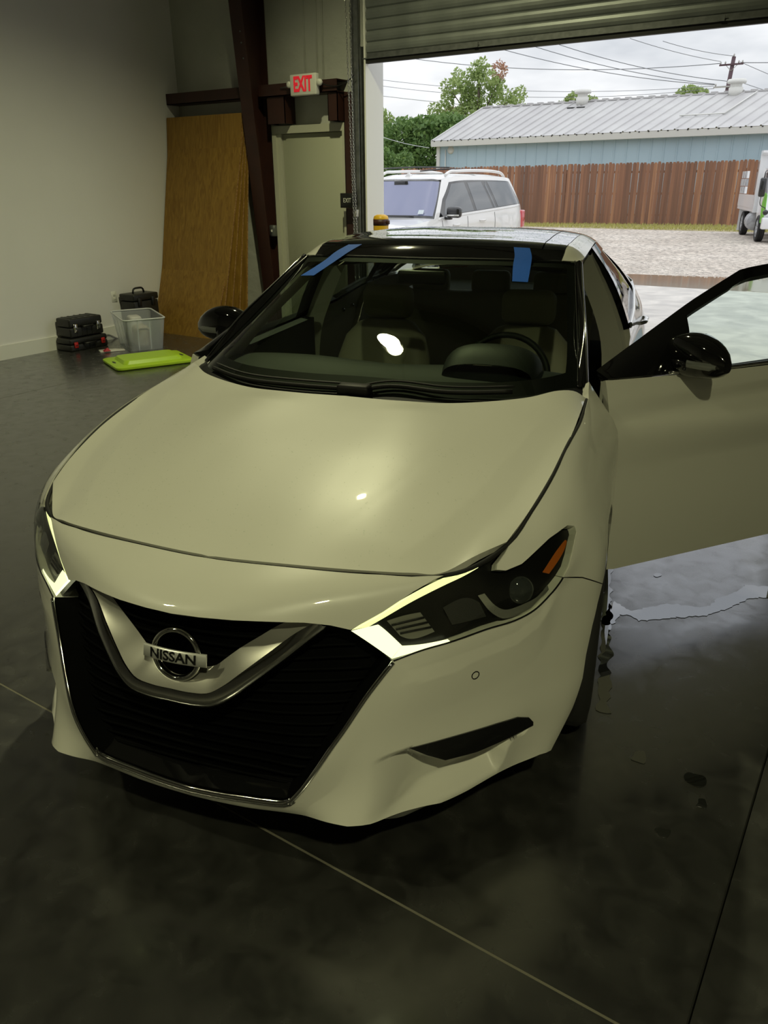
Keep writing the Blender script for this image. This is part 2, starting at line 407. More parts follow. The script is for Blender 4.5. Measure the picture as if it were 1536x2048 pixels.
# white jamb reveal of the bay, outside corner trim
j = MB().box((BX0-.02, 6.20, 0), (BX0, 6.52, BZ)).build('trim_1', m_white); struct(j)
j = MB().box((BX1, 6.20, 0), (BX1+.02, 6.52, BZ)).build('trim_2', m_white); struct(j)

# roof purlins and rafters (seen in the car's reflections)
for k, y in enumerate((-6.0, -3.9, -1.8, .3, 2.4, 4.5)):
    o = MB().box((XL, y-.06, ZC-.25), (XR, y+.04, ZC)).build('roof_purlin', m_primer)
    tag(o, ['purlin across the far front end of the ceiling', 'second ceiling purlin from the front wall', 'third ceiling purlin from the front wall', 'fourth ceiling purlin from the front wall, over the car', 'fifth ceiling purlin from the front wall', 'ceiling purlin nearest the bay door wall'][k], 'purlin', 'roof purlins')

# tapered rigid-frame column beside the plywood
colo = empty('steel_column', (-5.115, 6.2, 0), 0, 'dark red tapered steel column beside the plywood', 'column')
def yi(z): return 6.23-.088*z       # inner flange face
H = ZC-.02
x0, x1 = -.085, .085
MB().add([(x0, yi(0)-6.2, 0), (x1, yi(0)-6.2, 0), (x1, yi(H)-6.2, H), (x0, yi(H)-6.2, H), (x0, yi(0)-6.188, 0), (x1, yi(0)-6.188, 0), (x1, yi(H)-6.188, H), (x0, yi(H)-6.188, H)],
         [(0,1,2,3),(7,6,5,4),(0,4,5,1),(1,5,6,2),(2,6,7,3),(3,7,4,0)]).build('inner_flange', m_primer, colo)
MB().box((x0, .076, 0), (x1, .088, H)).build('outer_flange', m_primer, colo)
MB().add([(-.004, yi(0)-6.188, 0), (.004, yi(0)-6.188, 0), (.004, .076, 0), (-.004, .076, 0), (-.004, yi(H)-6.188, H), (.004, yi(H)-6.188, H), (.004, .076, H), (-.004, .076, H)],
         [(0,3,2,1),(4,5,6,7),(0,1,5,4),(1,2,6,5),(2,3,7,6),(3,0,4,7)]).build('web', m_primer, colo)
MB().box((-.13, -.13, 0), (.13, .085, .016)).build('base_plate', m_primer, colo)
for z in (3.02, 3.12, 2.88): MB().lathe([(.009, 0), (.009, .008), (.002, .008)], (.03, yi(z)-6.2-.008, z), 1, 8).build('bolt', m_steel, colo)

# wall girt (C-section) left and right of the column
def girt(xa, xb, lab):
    r = empty('wall_girt', ((xa+xb)/2, 6.2, 2.52), 0, lab, 'girt', 'wall girts'); L = (xb-xa)/2
    MB().box((-L, -.10, 0), (L, -.092, .115)).build('lip', m_primer, r)
    MB().box((-L, -.10, 0), (L, .098, .008)).build('flange', m_primer, r)
    MB().box((-L, -.092, .107), (L, .098, .115)).build('flange', m_primer, r)
girt(-6.44, -5.215, 'dark red wall girt between the gypsum wall and the column')
girt(-5.015, -3.975, 'dark red wall girt behind the lit exit sign')
# studs above the exit door, bay jamb post, door guide track
for a, b, lab in ((-4.93, -4.68, 'dark red stud above the exit door, next to the column'), (-4.107, -3.985, 'dark red stud above the exit door, next to the bay door')):
    r = tag(MB().box((a, 6.12, 2.26), (b, 6.128, 2.515)).box((a, 6.12, 2.26), (a+.008, 6.296, 2.515)).box((b-.008, 6.12, 2.26), (b, 6.296, 2.515)).build('door_stud', m_primer), lab, 'stud', 'studs above the exit door')
tag(MB().box((-3.965, 6.20, 0), (-3.835, 6.208, 2.52)).box((-3.965, 6.20, 0), (-3.957, 6.296, 2.52)).box((-3.843, 6.20, 0), (-3.835, 6.296, 2.52)).build('jamb_post', m_primer), 'dark red jamb post left of the bay door track', 'post')
tr = empty('door_track', (-3.765, 6.18, 0), 0, 'galvanised guide track on the left side of the bay door', 'track')
MB().box((-.065, -.03, 0), (.02, -.02, 4.1)).box((-.065, -.02, 0), (-.055, .10, 4.1)).build('angle', m_steel, tr)
MB().box((.024, -.004, 0), (.034, .10, 2.9)).build('guide', m_steel, tr)
MB().box((.044, .02, 0), (.056, .10, 2.9)).build('weather_strip', m_dark, tr)
for z in (.5, 1.4, 2.2, 3.0): MB().lathe([(.008, 0), (.008, .006), (.003, .006)], (-.03, -.036, z), 1, 8).build('bolt', m_chrome, tr)
tr2 = empty('door_track', (BX1+.075, 6.18, 0), 0, 'galvanised guide track on the right side of the bay door', 'track')
MB().box((-.02, -.03, 0), (.065, -.02, 4.1)).box((.055, -.02, 0), (.065, .10, 4.1)).build('angle', m_steel, tr2)

# rolling steel door: curtain slats, bottom bar, coil hood
m_slat = pmat('slat_steel', (.17, .185, .18), .42, metal=.35, noise=(3, (.25, .27, .26), .3, .7))
rd = empty('rolling_door', ((BX0+BX1)/2, 6.23, 0), 0, 'grey rolling steel door, raised above the bay opening', 'rolling door')
W2 = (BX1-BX0)/2+.03
prof = [(0, 0), (-.012, .012), (-.019, .035), (-.019, .060), (-.012, .083), (-.002, .095), (.012, .097), (.010, .09), (-.004, .08), (-.011, .058), (-.011, .036), (-.004, .016), (.004, .002)]
sl = MB()
n = len(prof)
sl.add([(-W2, a, b) for a, b in prof]+[(W2, a, b) for a, b in prof], [tuple(range(n))[::-1], tuple(range(n, 2*n))]+[(i, (i+1) % n, n+(i+1) % n, n+i) for i in range(n)])
me = sl.mesh('slat'); me.materials.append(m_slat)
for k in range(9):
    o = link('slat', me, None, rd); o.location = (0, 0, 2.838+k*.0945)
MB().box((-W2, -.035, 2.79), (W2, -.005, 2.80)).box((-W2, -.012, 2.775), (W2, .0, 2.84)).box((-W2, -.0, 2.79), (W2, .035, 2.80)).build('bottom_bar', m_steel, rd)
MB().box((-W2, -.02, 2.752), (W2, .022, 2.79)).build('rubber_seal', m_dark, rd)
for x in (-1.0, 1.1): MB().box((x-.02, -.045, 2.79), (x+.02, -.035, 2.83)).build('bracket', m_steel, rd)
MB().lathe([(.24, -W2+.10), (.24, W2-.10)], (0, -.28, 3.98), 0, 20).build('coil', m_slat, rd)

# exit door
dr = empty('door_1', (-4.465, 6.25, 0), 0); tag(dr, kind='structure')
fx0, fx1, fz = -.50, .49, 2.245
MB().box((fx0, -.03, 0), (fx0+.055, .05, fz)).build('frame_jamb', m_dframe, dr)
MB().box((fx0+.055, -.012, 0), (fx0+.11, .05, fz-.055)).build('frame_jamb', m_dframe, dr)
MB().box((fx1-.035, -.03, 0), (fx1, .05, fz)).build('frame_jamb', m_dframe, dr)
MB().box((fx0+.055, -.03, fz-.075), (fx1-.035, .05, fz)).build('frame_head', m_dframe, dr)
m_leaf = pmat('door_leaf_paint', (.40, .41, .31), .4)
lf = MB().bbox((fx0+.118, .015, .01), (fx1-.04, .06, fz-.08), .004, 1).build('door_leaf', m_leaf, dr)
MB().tube([(fx1-.10, .015, .98), (fx1-.10, -.04, .98), (fx1-.22, -.045, .98)], .010, 8).build('lever_handle', m_steel, lf)

# lit exit sign with two lamp heads
m_signw = pmat('sign_white', (.72, .72, .66), .4)
m_red = pmat('sign_red', (.60, .02, .03), .4, emit=(.9, .02, .04), es=.35)
es = empty('exit_sign', (-4.34, 6.06, 2.595), 0, 'white emergency EXIT sign with red letters above the exit door', 'exit sign')
MB().bbox((-.168, -.045, -.097), (.168, .02, .097), .01, 2).build('housing', m_signw, es)
def text(name, body, size, mat, parent, M, ext=.002, align='CENTER', sx=1.0, bold=0.):
    c = bpy.data.curves.new(name, 'FONT'); c.body = body; c.size = size; c.extrude = ext; c.align_x = align; c.align_y = 'CENTER'; c.offset = bold; c.resolution_u = 3
    o = bpy.data.objects.new(name, c); COL.objects.link(o)
    me = bpy.data.meshes.new_from_object(o.evaluated_get(bpy.context.evaluated_depsgraph_get())); COL.objects.unlink(o); bpy.data.objects.remove(o)
    for v in me.vertices: v.co.x *= sx
    me.transform(M); me.materials.clear(); me.materials.append(mat); me.name = name
    return link(name, me, None, parent)
RX = Matrix.Rotation(math.pi/2, 4, 'X')
text('lettering', 'EXIT', .19, m_red, es, Matrix.Translation((0, -.047, 0)) @ RX, sx=.62, bold=.006)
for s in (-1, 1):
    MB().lathe([(.012, -.02), (.03, -.014), (.032, .01), (.02, .03), (.008, .05)], (s*.195, -.02, .012), 1, 16).build('lamp_head', m_signw, es)
MB().tube([(-.16, .0, .0), (-.36, .03, -.005)], .006).build('conduit', m_steel, es)
MB().tube(curve([(.21, .0, .0), (.35, .03, -.03), (.5, .03, 0), (.6, .03, .06)], 12), .006).build('conduit', m_black, es)

# small black tactile EXIT sign beside the bay track
s2 = empty('tactile_sign', (-3.86, 6.085, 1.50), 0, 'small black tactile EXIT sign beside the hoist chain', 'sign')
MB().bbox((-.092, -.006, -.072), (.092, .006, .072), .004, 1).build('plate', m_black, s2)
text('lettering', 'EXIT', .062, m_signw, s2, Matrix.Translation((0, -.008, .0)) @ RX, ext=.001, sx=.8)
MB().box((-.085, -.0075, -.055), (-.03, -.006, -.045)).build('braille_line', m_black, s2)
o = MB().bbox((-.022, -.02, -.035), (.022, .02, .035), .004, 1).build('toggle_switch', m_signw); o.location = (-3.785, 6.132, 1.375); tag(o, 'small white switch plate below the black EXIT sign', 'switch')
sw = empty('light_switch', (-5.0, 6.2, 1.17), 0, 'grey metal light switch box on the column edge by the exit door', 'light switch')
MB().bbox((-.04, -.03, -.06), (.035, .03, .06), .006, 1).build('box', m_steel, sw); MB().box((-.008, -.04, -.012), (.008, -.03, .012)).build('toggle', m_signw, sw)

# hoist chain: a loop of steel links hanging beside the bay door
m_chain = pmat('chain_steel', (.42, .42, .40), .3, metal=.9)
hc = empty('hoist_chain', (-3.76, 5.98, 0), 0, 'long galvanised hoist chain loop hanging beside the bay door', 'chain')
def chain(name, path, pitch=.026):
    P = dens(path, .004, False); L = np.concatenate([[0], np.cumsum(np.linalg.norm(np.diff(P, axis=0), axis=1))]); mb = MB(); n = int(L[-1]/pitch)
    for i in range(n):
        s0 = i*pitch; c = Vector([np.interp(s0+pitch/2, L, P[:, k]) for k in range(3)]); d = Vector([np.interp(s0+pitch, L, P[:, k])-np.interp(s0, L, P[:, k]) for k in range(3)]).normalized()
        a = d.orthogonal().normalized(); a = Matrix.Rotation((i % 2)*math.pi/2+.5, 3, d) @ a
        pts = [c+d*(math.cos(t)*pitch*.72)+a*(math.sin(t)*.0085) for t in np.linspace(0, 2*math.pi, 9)[:-1]]
        mb.tube(pts, .0028, 4, closed=True)
    return mb.build(name, m_chain, hc)
chain('chain_run', [(-.03, 0, 5.2), (-.005, .02, 2.9), (.03, .03, 1.3), (.035, .03, .75)])
chain('chain_run', [(.04, .03, 5.2), (.03, .03, 2.9), (.035, .045, 1.7), (.075, .045, .75)])
MB().tube(curve([(.035, .03, .75), (.045, .035, .68), (.06, .04, .68), (.075, .045, .75)], 8), .007, 6).build('chain_bottom', m_chain, hc)

# wall outlet on the gypsum wall
ol = empty('wall_outlet', (XL, 4.995, .47), 0, 'white duplex outlet on the gypsum wall', 'outlet')
MB().bbox((0, -.037, -.06), (.006, .037, .06), .003, 1).build('plate', m_white, ol)
for z in (-.022, .022): MB().bbox((.005, -.017, z-.015), (.009, .017, z+.015), .002, 1).build('receptacle', m_signw, ol)

# high-bay lamps
m_lampin = pmat('lamp_emitter', (.9, .9, .85), .5, emit=LAMP_COLOR, es=40.)
m_lampb = pmat('lamp_housing_shell', (.10, .10, .10), .5)
LL = ['high-bay lamp hanging over the car roof', 'high-bay lamp hanging left behind the camera', 'high-bay lamp hanging right behind the camera']
for k, p in enumerate(HIGH_BAYS):
    r = empty('high_bay_lamp', p, 0, LL[k], 'ceiling lamp', 'high-bay lamps')
    MB().lathe([(.0001, .03), (.085, .03), (.088, .006), (.10, .0), (.125, .03), (.11, .14), (.06, .22), (.0001, .22)], n=28).build('reflector', m_lampb, r)
    MB().lathe([(.05, .20), (.05, .30), (.02, .34), (.012, ZC-p[2])], n=16).build('housing', m_black, r)
    MB().lathe([(.0001, .012), (.078, .012), (.080, .03), (.05, .06), (.0001, .06)], n=24).build('emitter', m_lampin, r)
    ld = bpy.data.lights.new('lamp_light', 'SPOT'); ld.energy = LAMP_POWER[k]*4; ld.color = LAMP_COLOR; ld.spot_size = math.radians(136); ld.spot_blend = .75; ld.shadow_soft_size = .07
    lo = bpy.data.objects.new('lamp_light', ld); COL.objects.link(lo); lo.parent = r; lo.location = (0, 0, -.075)
# ================================================================== things along the wall
# plywood sheets leaning on the girt
def ply_mat():
    m = bpy.data.materials.new('plywood'); m.use_nodes = True; t = m.node_tree; b = t.nodes['Principled BSDF']; b.inputs['Roughness'].default_value = .6
    tcn = t.nodes.new('ShaderNodeTexCoord'); mp = t.nodes.new('ShaderNodeMapping'); mp.inputs['Scale'].default_value = (9, 9, .7)
    oi = t.nodes.new('ShaderNodeObjectInfo'); ad = t.nodes.new('ShaderNodeVectorMath'); ad.operation = 'ADD'
    w = t.nodes.new('ShaderNodeTexNoise'); w.inputs['Scale'].default_value = 2.4; w.inputs['Detail'].default_value = 8; w.inputs['Distortion'].default_value = 1.6
    r = t.nodes.new('ShaderNodeValToRGB'); r.color_ramp.elements[0].position = .30; r.color_ramp.elements[0].color = (.21, .105, .014, 1); r.color_ramp.elements[1].position = .72; r.color_ramp.elements[1].color = (.36, .205, .034, 1)
    kn = t.nodes.new('ShaderNodeTexVoronoi'); kn.inputs['Scale'].default_value = 2.7; mk = t.nodes.new('ShaderNodeMapping'); mk.inputs['Scale'].default_value = (1.0, 1.0, .55)
    rk = t.nodes.new('ShaderNodeMapRange'); rk.inputs['From Min'].default_value = .012; rk.inputs['From Max'].default_value = .05
    mx = t.nodes.new('ShaderNodeMix'); mx.data_type = 'RGBA'; mx.inputs[6].default_value = (.05, .025, .006, 1)
    t.links.new(tcn.outputs['Object'], ad.inputs[0]); t.links.new(oi.outputs['Random'], ad.inputs[1]); t.links.new(ad.outputs[0], mp.inputs['Vector']); t.links.new(mp.outputs['Vector'], w.inputs['Vector'])
    t.links.new(w.outputs['Fac'], r.inputs['Fac']); t.links.new(ad.outputs[0], mk.inputs['Vector']); t.links.new(mk.outputs['Vector'], kn.inputs['Vector'])
    t.links.new(kn.outputs['Distance'], rk.inputs['Value']); t.links.new(rk.outputs['Result'], mx.inputs[0]); t.links.new(r.outputs['Color'], mx.inputs[7]); t.links.new(mx.outputs[2], b.inputs['Base Color'])
    return m
m_ply = ply_mat(); m_plyedge = pmat('plywood_edge', (.46, .27, .10), .7, noise=(60, (.25, .12, .04), .4, .6))
LBL = ['front sheet of the leaning plywood stack, its whole face visible', 'second plywood sheet of the leaning stack, only its right edge showing', 'third plywood sheet of the leaning stack, only its right edge showing', 'fourth plywood sheet of the leaning stack, only its right edge showing', 'rearmost plywood sheet of the leaning stack, next to the column']
for k in range(5):
    b0 = .095*k; mb = MB(); zs = np.linspace(0, 1, 15); t = .016
    def yy(s): 
        z = s*2.385
        base = 5.49+.392*z-.0632*z*z if k == 0 else 5.49+(6.075-5.49)*min(1, s*1.02)
        return base+b0*(1-s)**1.1+.017*k*s
    x0, x1 = -6.43+.006*k, -5.225+.004*((k*3) % 4)
    xr = lambda s, k=k: -5.415+.047*k+(.175-.042*k)*s
    yc = 5.5+b0
    F = [[(x0, yy(s)-yc, s*2.385), (xr(s), yy(s)-yc, s*2.385)] for s in zs]; B = [[(x0, yy(s)-yc+t, s*2.385), (xr(s), yy(s)-yc+t, s*2.385)] for s in zs]
    r = empty('plywood_sheet', (0, yc, 0.0), 0, LBL[k], 'plywood', 'leaning plywood sheets')
    xc = (x0+x1)/2; r.location.x = xc
    for L_ in (F, B):
        for row in L_:
            for i in range(2): row[i] = (row[i][0]-xc, row[i][1], row[i][2])
    MB().grid(F).grid([r_[::-1] for r_ in B]).build('face', m_ply, r, recalc=False)
    e = MB()
    e.grid([[f[1], q[1]] for f, q in zip(F, B)], False).grid([[q[0], f[0]] for f, q in zip(F, B)], False).add([F[0][0], F[0][1], B[0][1], B[0][0]], [(0, 1, 2, 3)]).add([F[-1][0], F[-1][1], B[-1][1], B[-1][0]], [(3, 2, 1, 0)])
    e.build('edge', m_plyedge, r, recalc=False)

# two stacked tool cases
m_case = pmat('case_plastic', (.014, .014, .013), .42, bump=(300, .08))
m_redp = pmat('red_plastic', (.45, .015, .012), .4)
def toolcase(loc, L, D, Hh, label, latch, handle=True):
    r = empty('tool_case', loc, 0, label, 'tool case', 'stacked tool cases')
    MB().bbox((0, 0, 0), (D, L, Hh*.52), .018, 3).build('tray', m_case, r)
    lid = MB().bbox((.002, .002, Hh*.53), (D-.002, L-.002, Hh), .02, 3).build('lid', m_case, r)
    for i in range(5):
        y = L*(.14+.18*i); MB().bbox((.03, y-.012, Hh-.004), (D-.03, y+.012, Hh+.006), .004, 1).build('rib', m_case, lid)
    for y in (.07, L-.07):
        la = MB().bbox((D-.002, y-.024, Hh*.26), (D+.014, y+.024, Hh*.72), .005, 1).build('latch', latch, r)
        MB().box((D+.014, y-.012, Hh*.45), (D+.0165, y+.012, Hh*.5)).build('slot', m_black, la)
    for y in np.linspace(.03, L-.03, 7)[1:-1]:
        MB().box((D-.002, y-.004, Hh*.05), (D+.004, y+.004, Hh*.45)).build('rib', m_case, r)
    MB().tube([(D, L*.34, Hh*.55), (D+.03, L*.36, Hh*.55), (D+.03, L*.64, Hh*.55), (D, L*.66, Hh*.55)], .011, 8).build('handle', m_black, r)
    return r
toolcase((-6.425, 4.13, 0), .49, .25, .135, 'lower black tool case with red latches by the gypsum wall', m_redp)
toolcase((-6.425, 4.165, .142), .43, .235, .20, 'upper black tool case with chrome latches by the gypsum wall', m_chrome)
# tall black toolbox behind the clear bin
r = empty('tool_box', (-6.42, 5.05, 0), 0, 'tall black tool box in the corner behind the clear bin', 'tool box')
MB().bbox((0, 0, 0), (.24, .36, .42), .015, 2).build('body', m_case, r); MB().bbox((-.004, -.006, .425), (.246, .366, .50), .015, 2).build('lid', m_case, r)
MB().tube(curve([(.12, .10, .5), (.12, .115, .545), (.12, .18, .555), (.12, .245, .545), (.12, .26, .5)], 12), .011).build('handle', m_black, r)
for y in (.08, .28): MB().bbox((.238, y-.025, .36), (.256, y+.025, .46), .004, 1).build('latch', m_black, r)

# clear storage bin with a notch-like sagging side and things inside
m_bin = bpy.data.materials.new('cloudy_plastic'); m_bin.use_nodes = True; t = m_bin.node_tree; t.nodes.clear()
o_ = t.nodes.new('ShaderNodeOutputMaterial'); tr_ = t.nodes.new('ShaderNodeBsdfTransparent'); df = t.nodes.new('ShaderNodeBsdfPrincipled'); mx = t.nodes.new('ShaderNodeMixShader')
tr_.inputs[0].default_value = (.92, .94, .96, 1); df.inputs['Base Color'].default_value = (.80, .84, .92, 1); df.inputs['Roughness'].default_value = .35; mx.inputs[0].default_value = .36
t.links.new(tr_.outputs[0], mx.inputs[1]); t.links.new(df.outputs[0], mx.inputs[2]); t.links.new(mx.outputs[0], o_.inputs['Surface'])
m_binrim = pmat('cloudy_plastic_rim', (.62, .64, .68), .35)
bn = empty('storage_bin', (-5.82, 4.78, 0), math.radians(-27), 'clear plastic storage bin standing by the plywood', 'storage bin')
def rring(hx, hy, r, z, n=6):
    o = []
    for (cx, cy, a0) in ((hx-r, hy-r, 0), (-hx+r, hy-r, 90), (-hx+r, -hy+r, 180), (hx-r, -hy+r, 270)):
        for k in range(n+1): a = math.radians(a0+90*k/n); o.append((cx+r*math.cos(a), cy+r*math.sin(a), z))
    return o
rings = []
for s in np.linspace(0, 1, 7):
    hx = .27+.05*s; hy = .185+.04*s
    ring = rring(hx, hy, .05, .0+.335*s)
    rings.append([(x-(.0 if True else 0), y, z+(.02*max(0, -x/.3)*s if x < 0 else 0)) for x, y, z in ring])
mb = MB(); mb.grid([r_+[r_[0]] for r_ in rings]); mb.add(rings[0], [tuple(range(len(rings[0])))[::-1]]); mb.build('wall', m_bin, bn, recalc=False)
mb = MB(); mb.tube(rings[-1], .009, 6, closed=True); mb.build('rim', m_binrim, bn)
for (x, y) in ((.0, -.222), (.16, -.222), (-.16, -.222), (.315, .05), (.315, -.08)):
    if abs(y) > .2: MB().add([(x-.006, y*.86-.002, .01), (x+.006, y*.86-.002, .01), (x+.006, y-.002, .33), (x-.006, y-.002, .33)], [(0, 1, 2, 3)]).build('rib', m_binrim, bn)
    else: MB().add([(x*.855+.002, y-.006, .01), (x*.855+.002, y+.006, .01), (x+.002, y+.006, .33), (x+.002, y-.006, .33)], [(0, 1, 2, 3)]).build('rib', m_binrim, bn)
m_pap = pmat('brown_paper', (.34, .28, .22), .8, noise=(8, (.5, .48, .45), .4, .6)); m_clr = pmat('white_plastic', (.6, .6, .6), .4)
def pos(o, p, rz=0): o.location = p; o.rotation_euler = (0, 0, rz); return o
o = pos(MB().bbox((-.13, -.08, 0), (.13, .08, .24), .05, 3).build('packed_bundle', m_pap), (-5.72, 4.72, .012), -.5); tag(o, 'brown wrapped bundle inside the clear bin', 'bundle')
o = pos(MB().bbox((-.09, -.07, 0), (.09, .07, .3), .03, 3).build('plastic_jug', m_clr), (-5.98, 4.86, .012), -.47); tag(o, 'pale plastic container sticking up inside the clear bin', 'container')
# lime lid lying on the floor
m_lime = pmat('lime_plastic', (.42, .64, .03), .38)
ld_ = empty('bin_lid', (-5.07, 4.235, 0), math.radians(66), 'lime green plastic bin lid lying on the floor', 'lid')
mb = MB(); L1 = []
for hx, hy, r, z in ((.375, .275, .05, .0), (.395, .295, .06, .012), (.395, .295, .06, .03), (.385, .285, .06, .036), (.30, .20, .05, .038), (.28, .18, .05, .07), (.26, .16, .05, .075), (.22, .12, .05, .072)):
    L1.append(rring(hx, hy, r, z))
mb.grid([r_+[r_[0]] for r_ in L1]); mb.add(L1[-1], [tuple(range(len(L1[-1])))]); mb.add(L1[0], [tuple(range(len(L1[0])))[::-1]]); mb.build('panel', m_lime, ld_, recalc=False, auto=40)
m_grip_shade = pmat('painted_grip_shade', (.03, .035, .02), .6)  # dark discs on the solid lid, painting the shade of grip holes
for s in (-1, 1): MB().add([(s*.345+.014*math.cos(a), .055*math.sin(a), .0375) for a in np.linspace(0, 2*math.pi, 17)[:-1]], [tuple(range(16))]).build('grip_shade_disc', m_grip_shade, ld_)
# flattened carton with a red end
m_cart = pmat('white_card', (.62, .60, .58), .7)
ct = empty('card_box', (-5.87, 4.42, 0), math.radians(60), 'small flattened white and red card box on the floor', 'box')
MB().bbox((-.13, -.07, 0), (.13, .07, .012), .003, 1).build('panel', m_cart, ct)
MB().add([(-.09, -.09, .013), (-.02, -.075, .013), (-.05, -.055, .05), (-.1, -.02, .013)], [(0, 1, 2), (0, 2, 3), (1, 3, 2)]).build('flap', pmat('red_card', (.42, .012, .03), .6), ct)

# bollard by the bay jamb
m_yel = pmat('yellow_plastic', (.72, .42, .02), .4); m_band = pmat('bollard_band', (.05, .014, .008), .5)
bo = empty('bollard', (-3.445, 6.09, 0), 0, 'yellow bollard with a dark band beside the bay jamb', 'bollard')
MB().lathe([(.078, 0), (.078, 1.33), (.070, 1.355), (.04, 1.368), (.001, 1.37)], n=20).build('sleeve', m_yel, bo)
MB().lathe([(.080, 1.265), (.080, 1.325), (.0785, 1.325), (.0785, 1.265)], n=20, closed=True).build('band', m_band, bo)
MB().bbox((.07, -.02, 1.275), (.10, .02, 1.315), .006, 1).build('strap_end', m_band, bo)

# water on the floor
m_water = pmat('water', (.02, .021, .02), .012, spec=.5, ior=2.8)
def puddle(name, pts, label, n=None, z=.0015, m=m_water, jit=.0):
    P = curve([(x, y, 0) for x, y in pts], n or len(pts)*6, closed=True)
    if jit: P[:, :2] += rng.normal(0, jit, (len(P), 2))
    c = P.mean(0); mb = MB(); k = len(P)
    mb.add([(p[0]-c[0], p[1]-c[1], 0) for p in P]+[(p[0]-c[0]+(c[0]-p[0])*.0, p[1]-c[1], .0015) for p in P], [tuple(range(k, 2*k))]+[(i, (i+1) % k, k+(i+1) % k, k+i) for i in range(k)])
    o = mb.build(name, m); o.location = (c[0], c[1], z-.001); return tag(o, label, 'puddle')
puddle('puddle', [(.48, 1.955), (.51, 1.938), (.564, 1.914), (.623, 1.986), (.686, 2.061), (.762, 2.085), (.817, 2.115), (.852, 2.235), (.884, 2.282), (.912, 2.353), (.929, 2.419), (.98, 2.435), (1.06, 2.46), (1.15, 2.44), (1.2, 2.38), (1.08, 2.36), (.998, 2.323), (.956, 2.276), (.893, 2.134), (.816, 2.027), (.725, 1.949), (.653, 1.879), (.618, 1.857), (.573, 1.871), (.538, 1.848), (.529, 1.758), (.505, 1.74), (.48, 1.85)],
       'ragged puddle reflecting the sky under the open car door', 170, jit=.004)
for k, (x, y, r_, lab) in enumerate(((1.02, 1.02, .035, 'small round wet spot right of the car by the floor joint'), (.86, 1.03, .03, 'thin wet splash between the tyre and the round wet spot'), (.57, 2.3, .02, 'cluster of water drops behind the front tyre'), (1.07, .93, .018, 'small dark drip nearest the floor joint'), (1.0, .76, .022, 'dark drip in front of the round wet spot'))):
    a = np.linspace(0, 2*math.pi, 9)[:-1]; rr_ = r_*rng.uniform(.55, 1.2, 8)
    puddle('wet_spot', [(x+math.cos(t)*q, y+math.sin(t)*q*1.1) for t, q in zip(a, rr_)], lab, 32)
# ================================================================== outside the bay
def ground_mat(name, cols, scale, rough=.85, bump=.6, bscale=30, wet=0):
    m = bpy.data.materials.new(name); m.use_nodes = True; t = m.node_tree; b = t.nodes['Principled BSDF']; b.inputs['Roughness'].default_value = rough
    g = t.nodes.new('ShaderNodeNewGeometry'); v = t.nodes.new('ShaderNodeTexVoronoi'); v.inputs['Scale'].default_value = bscale
    n = t.nodes.new('ShaderNodeTexNoise'); n.inputs['Scale'].default_value = scale; n.inputs['Detail'].default_value = 8
    r = t.nodes.new('ShaderNodeValToRGB'); r.color_ramp.elements[0].color = (*cols[0], 1); r.color_ramp.elements[0].position = .3; r.color_ramp.elements[1].color = (*cols[1], 1); r.color_ramp.elements[1].position = .7
    mx = t.nodes.new('ShaderNodeMix'); mx.data_type = 'RGBA'; mx.inputs[0].default_value = .45
    bw = t.nodes.new('ShaderNodeMapRange'); bw.inputs['To Min'].default_value = .35; bw.inputs['To Max'].default_value = 1.0
    mm = t.nodes.new('ShaderNodeVectorMath'); mm.operation = 'MULTIPLY'
    sp = t.nodes.new('ShaderNodeSeparateColor')
    bp = t.nodes.new('ShaderNodeBump'); bp.inputs['Strength'].default_value = bump; bp.inputs['Distance'].default_value = .03
    for q in (v, n): t.links.new(g.outputs['Position'], q.inputs['Vector'])
    t.links.new(n.outputs['Fac'], r.inputs['Fac']); t.links.new(v.outputs['Color'], sp.inputs[0]); t.links.new(sp.outputs[0], bw.inputs['Value'])
    t.links.new(r.outputs['Color'], mm.inputs[0]); t.links.new(bw.outputs['Result'], mm.inputs[1]); t.links.new(mm.outputs[0], b.inputs['Base Color'])
    t.links.new(v.outputs['Distance'], bp.inputs['Height']); t.links.new(bp.outputs['Normal'], b.inputs['Normal'])
    return m
m_gravel = ground_mat('gravel', ((.60, .52, .44), (.78, .70, .61)), .5, bscale=14)
m_soil = ground_mat('dry_grass_soil', ((.42, .36, .16), (.55, .48, .26)), .9, bscale=20)
tag(MB().box((-60, 13.2, -.3), (60, 31.2, -.035)).build('gravel_lot', m_gravel), kind='structure')
tag(MB().box((-60, 31.2, -.3), (60, 90, -.03)).build('grass_verge', m_soil), kind='structure')
ap = tag(MB().box((-14, 6.52, -.3), (14, 13.25, -.012)).build('apron', m_apron), kind='structure')
# loose stones along the apron edge and short grass: uncountable
mb = MB(); 
for _ in range(5200):
    x = rng.uniform(-9, 5); y = 15.3+abs(rng.normal(0, 2.6)); s = rng.uniform(.012, .03)
    a = rng.uniform(0, 6.28); vs = [(x+math.cos(a+k*2.09)*s, y+math.sin(a+k*2.09)*s, -.037) for k in range(3)]+[(x, y, -.037+s*.9)]
    mb.add(vs, [(0, 1, 3), (1, 2, 3), (2, 0, 3)])
tag(mb.build('loose_gravel', pmat('gravel_stone', (.62, .57, .51), .85)), 'pale loose gravel stones on the lot', 'gravel', kind='stuff')
mb = MB()
for _ in range(9000):
    x = rng.uniform(-22, 4); y = rng.uniform(31.4, 35.5); h = rng.uniform(.03, .10); w = .02; a = rng.uniform(0, 3.14); d = rng.normal(0, .02)
    mb.add([(x-w*math.cos(a), y-w*math.sin(a), -.03), (x+w*math.cos(a), y+w*math.sin(a), -.03), (x+d, y+d, h)], [(0, 1, 2)])
tag(mb.build('short_grass', pmat('dry_grass', (.42, .40, .12), .8)), 'yellowish short grass along the fence', 'grass', kind='stuff')
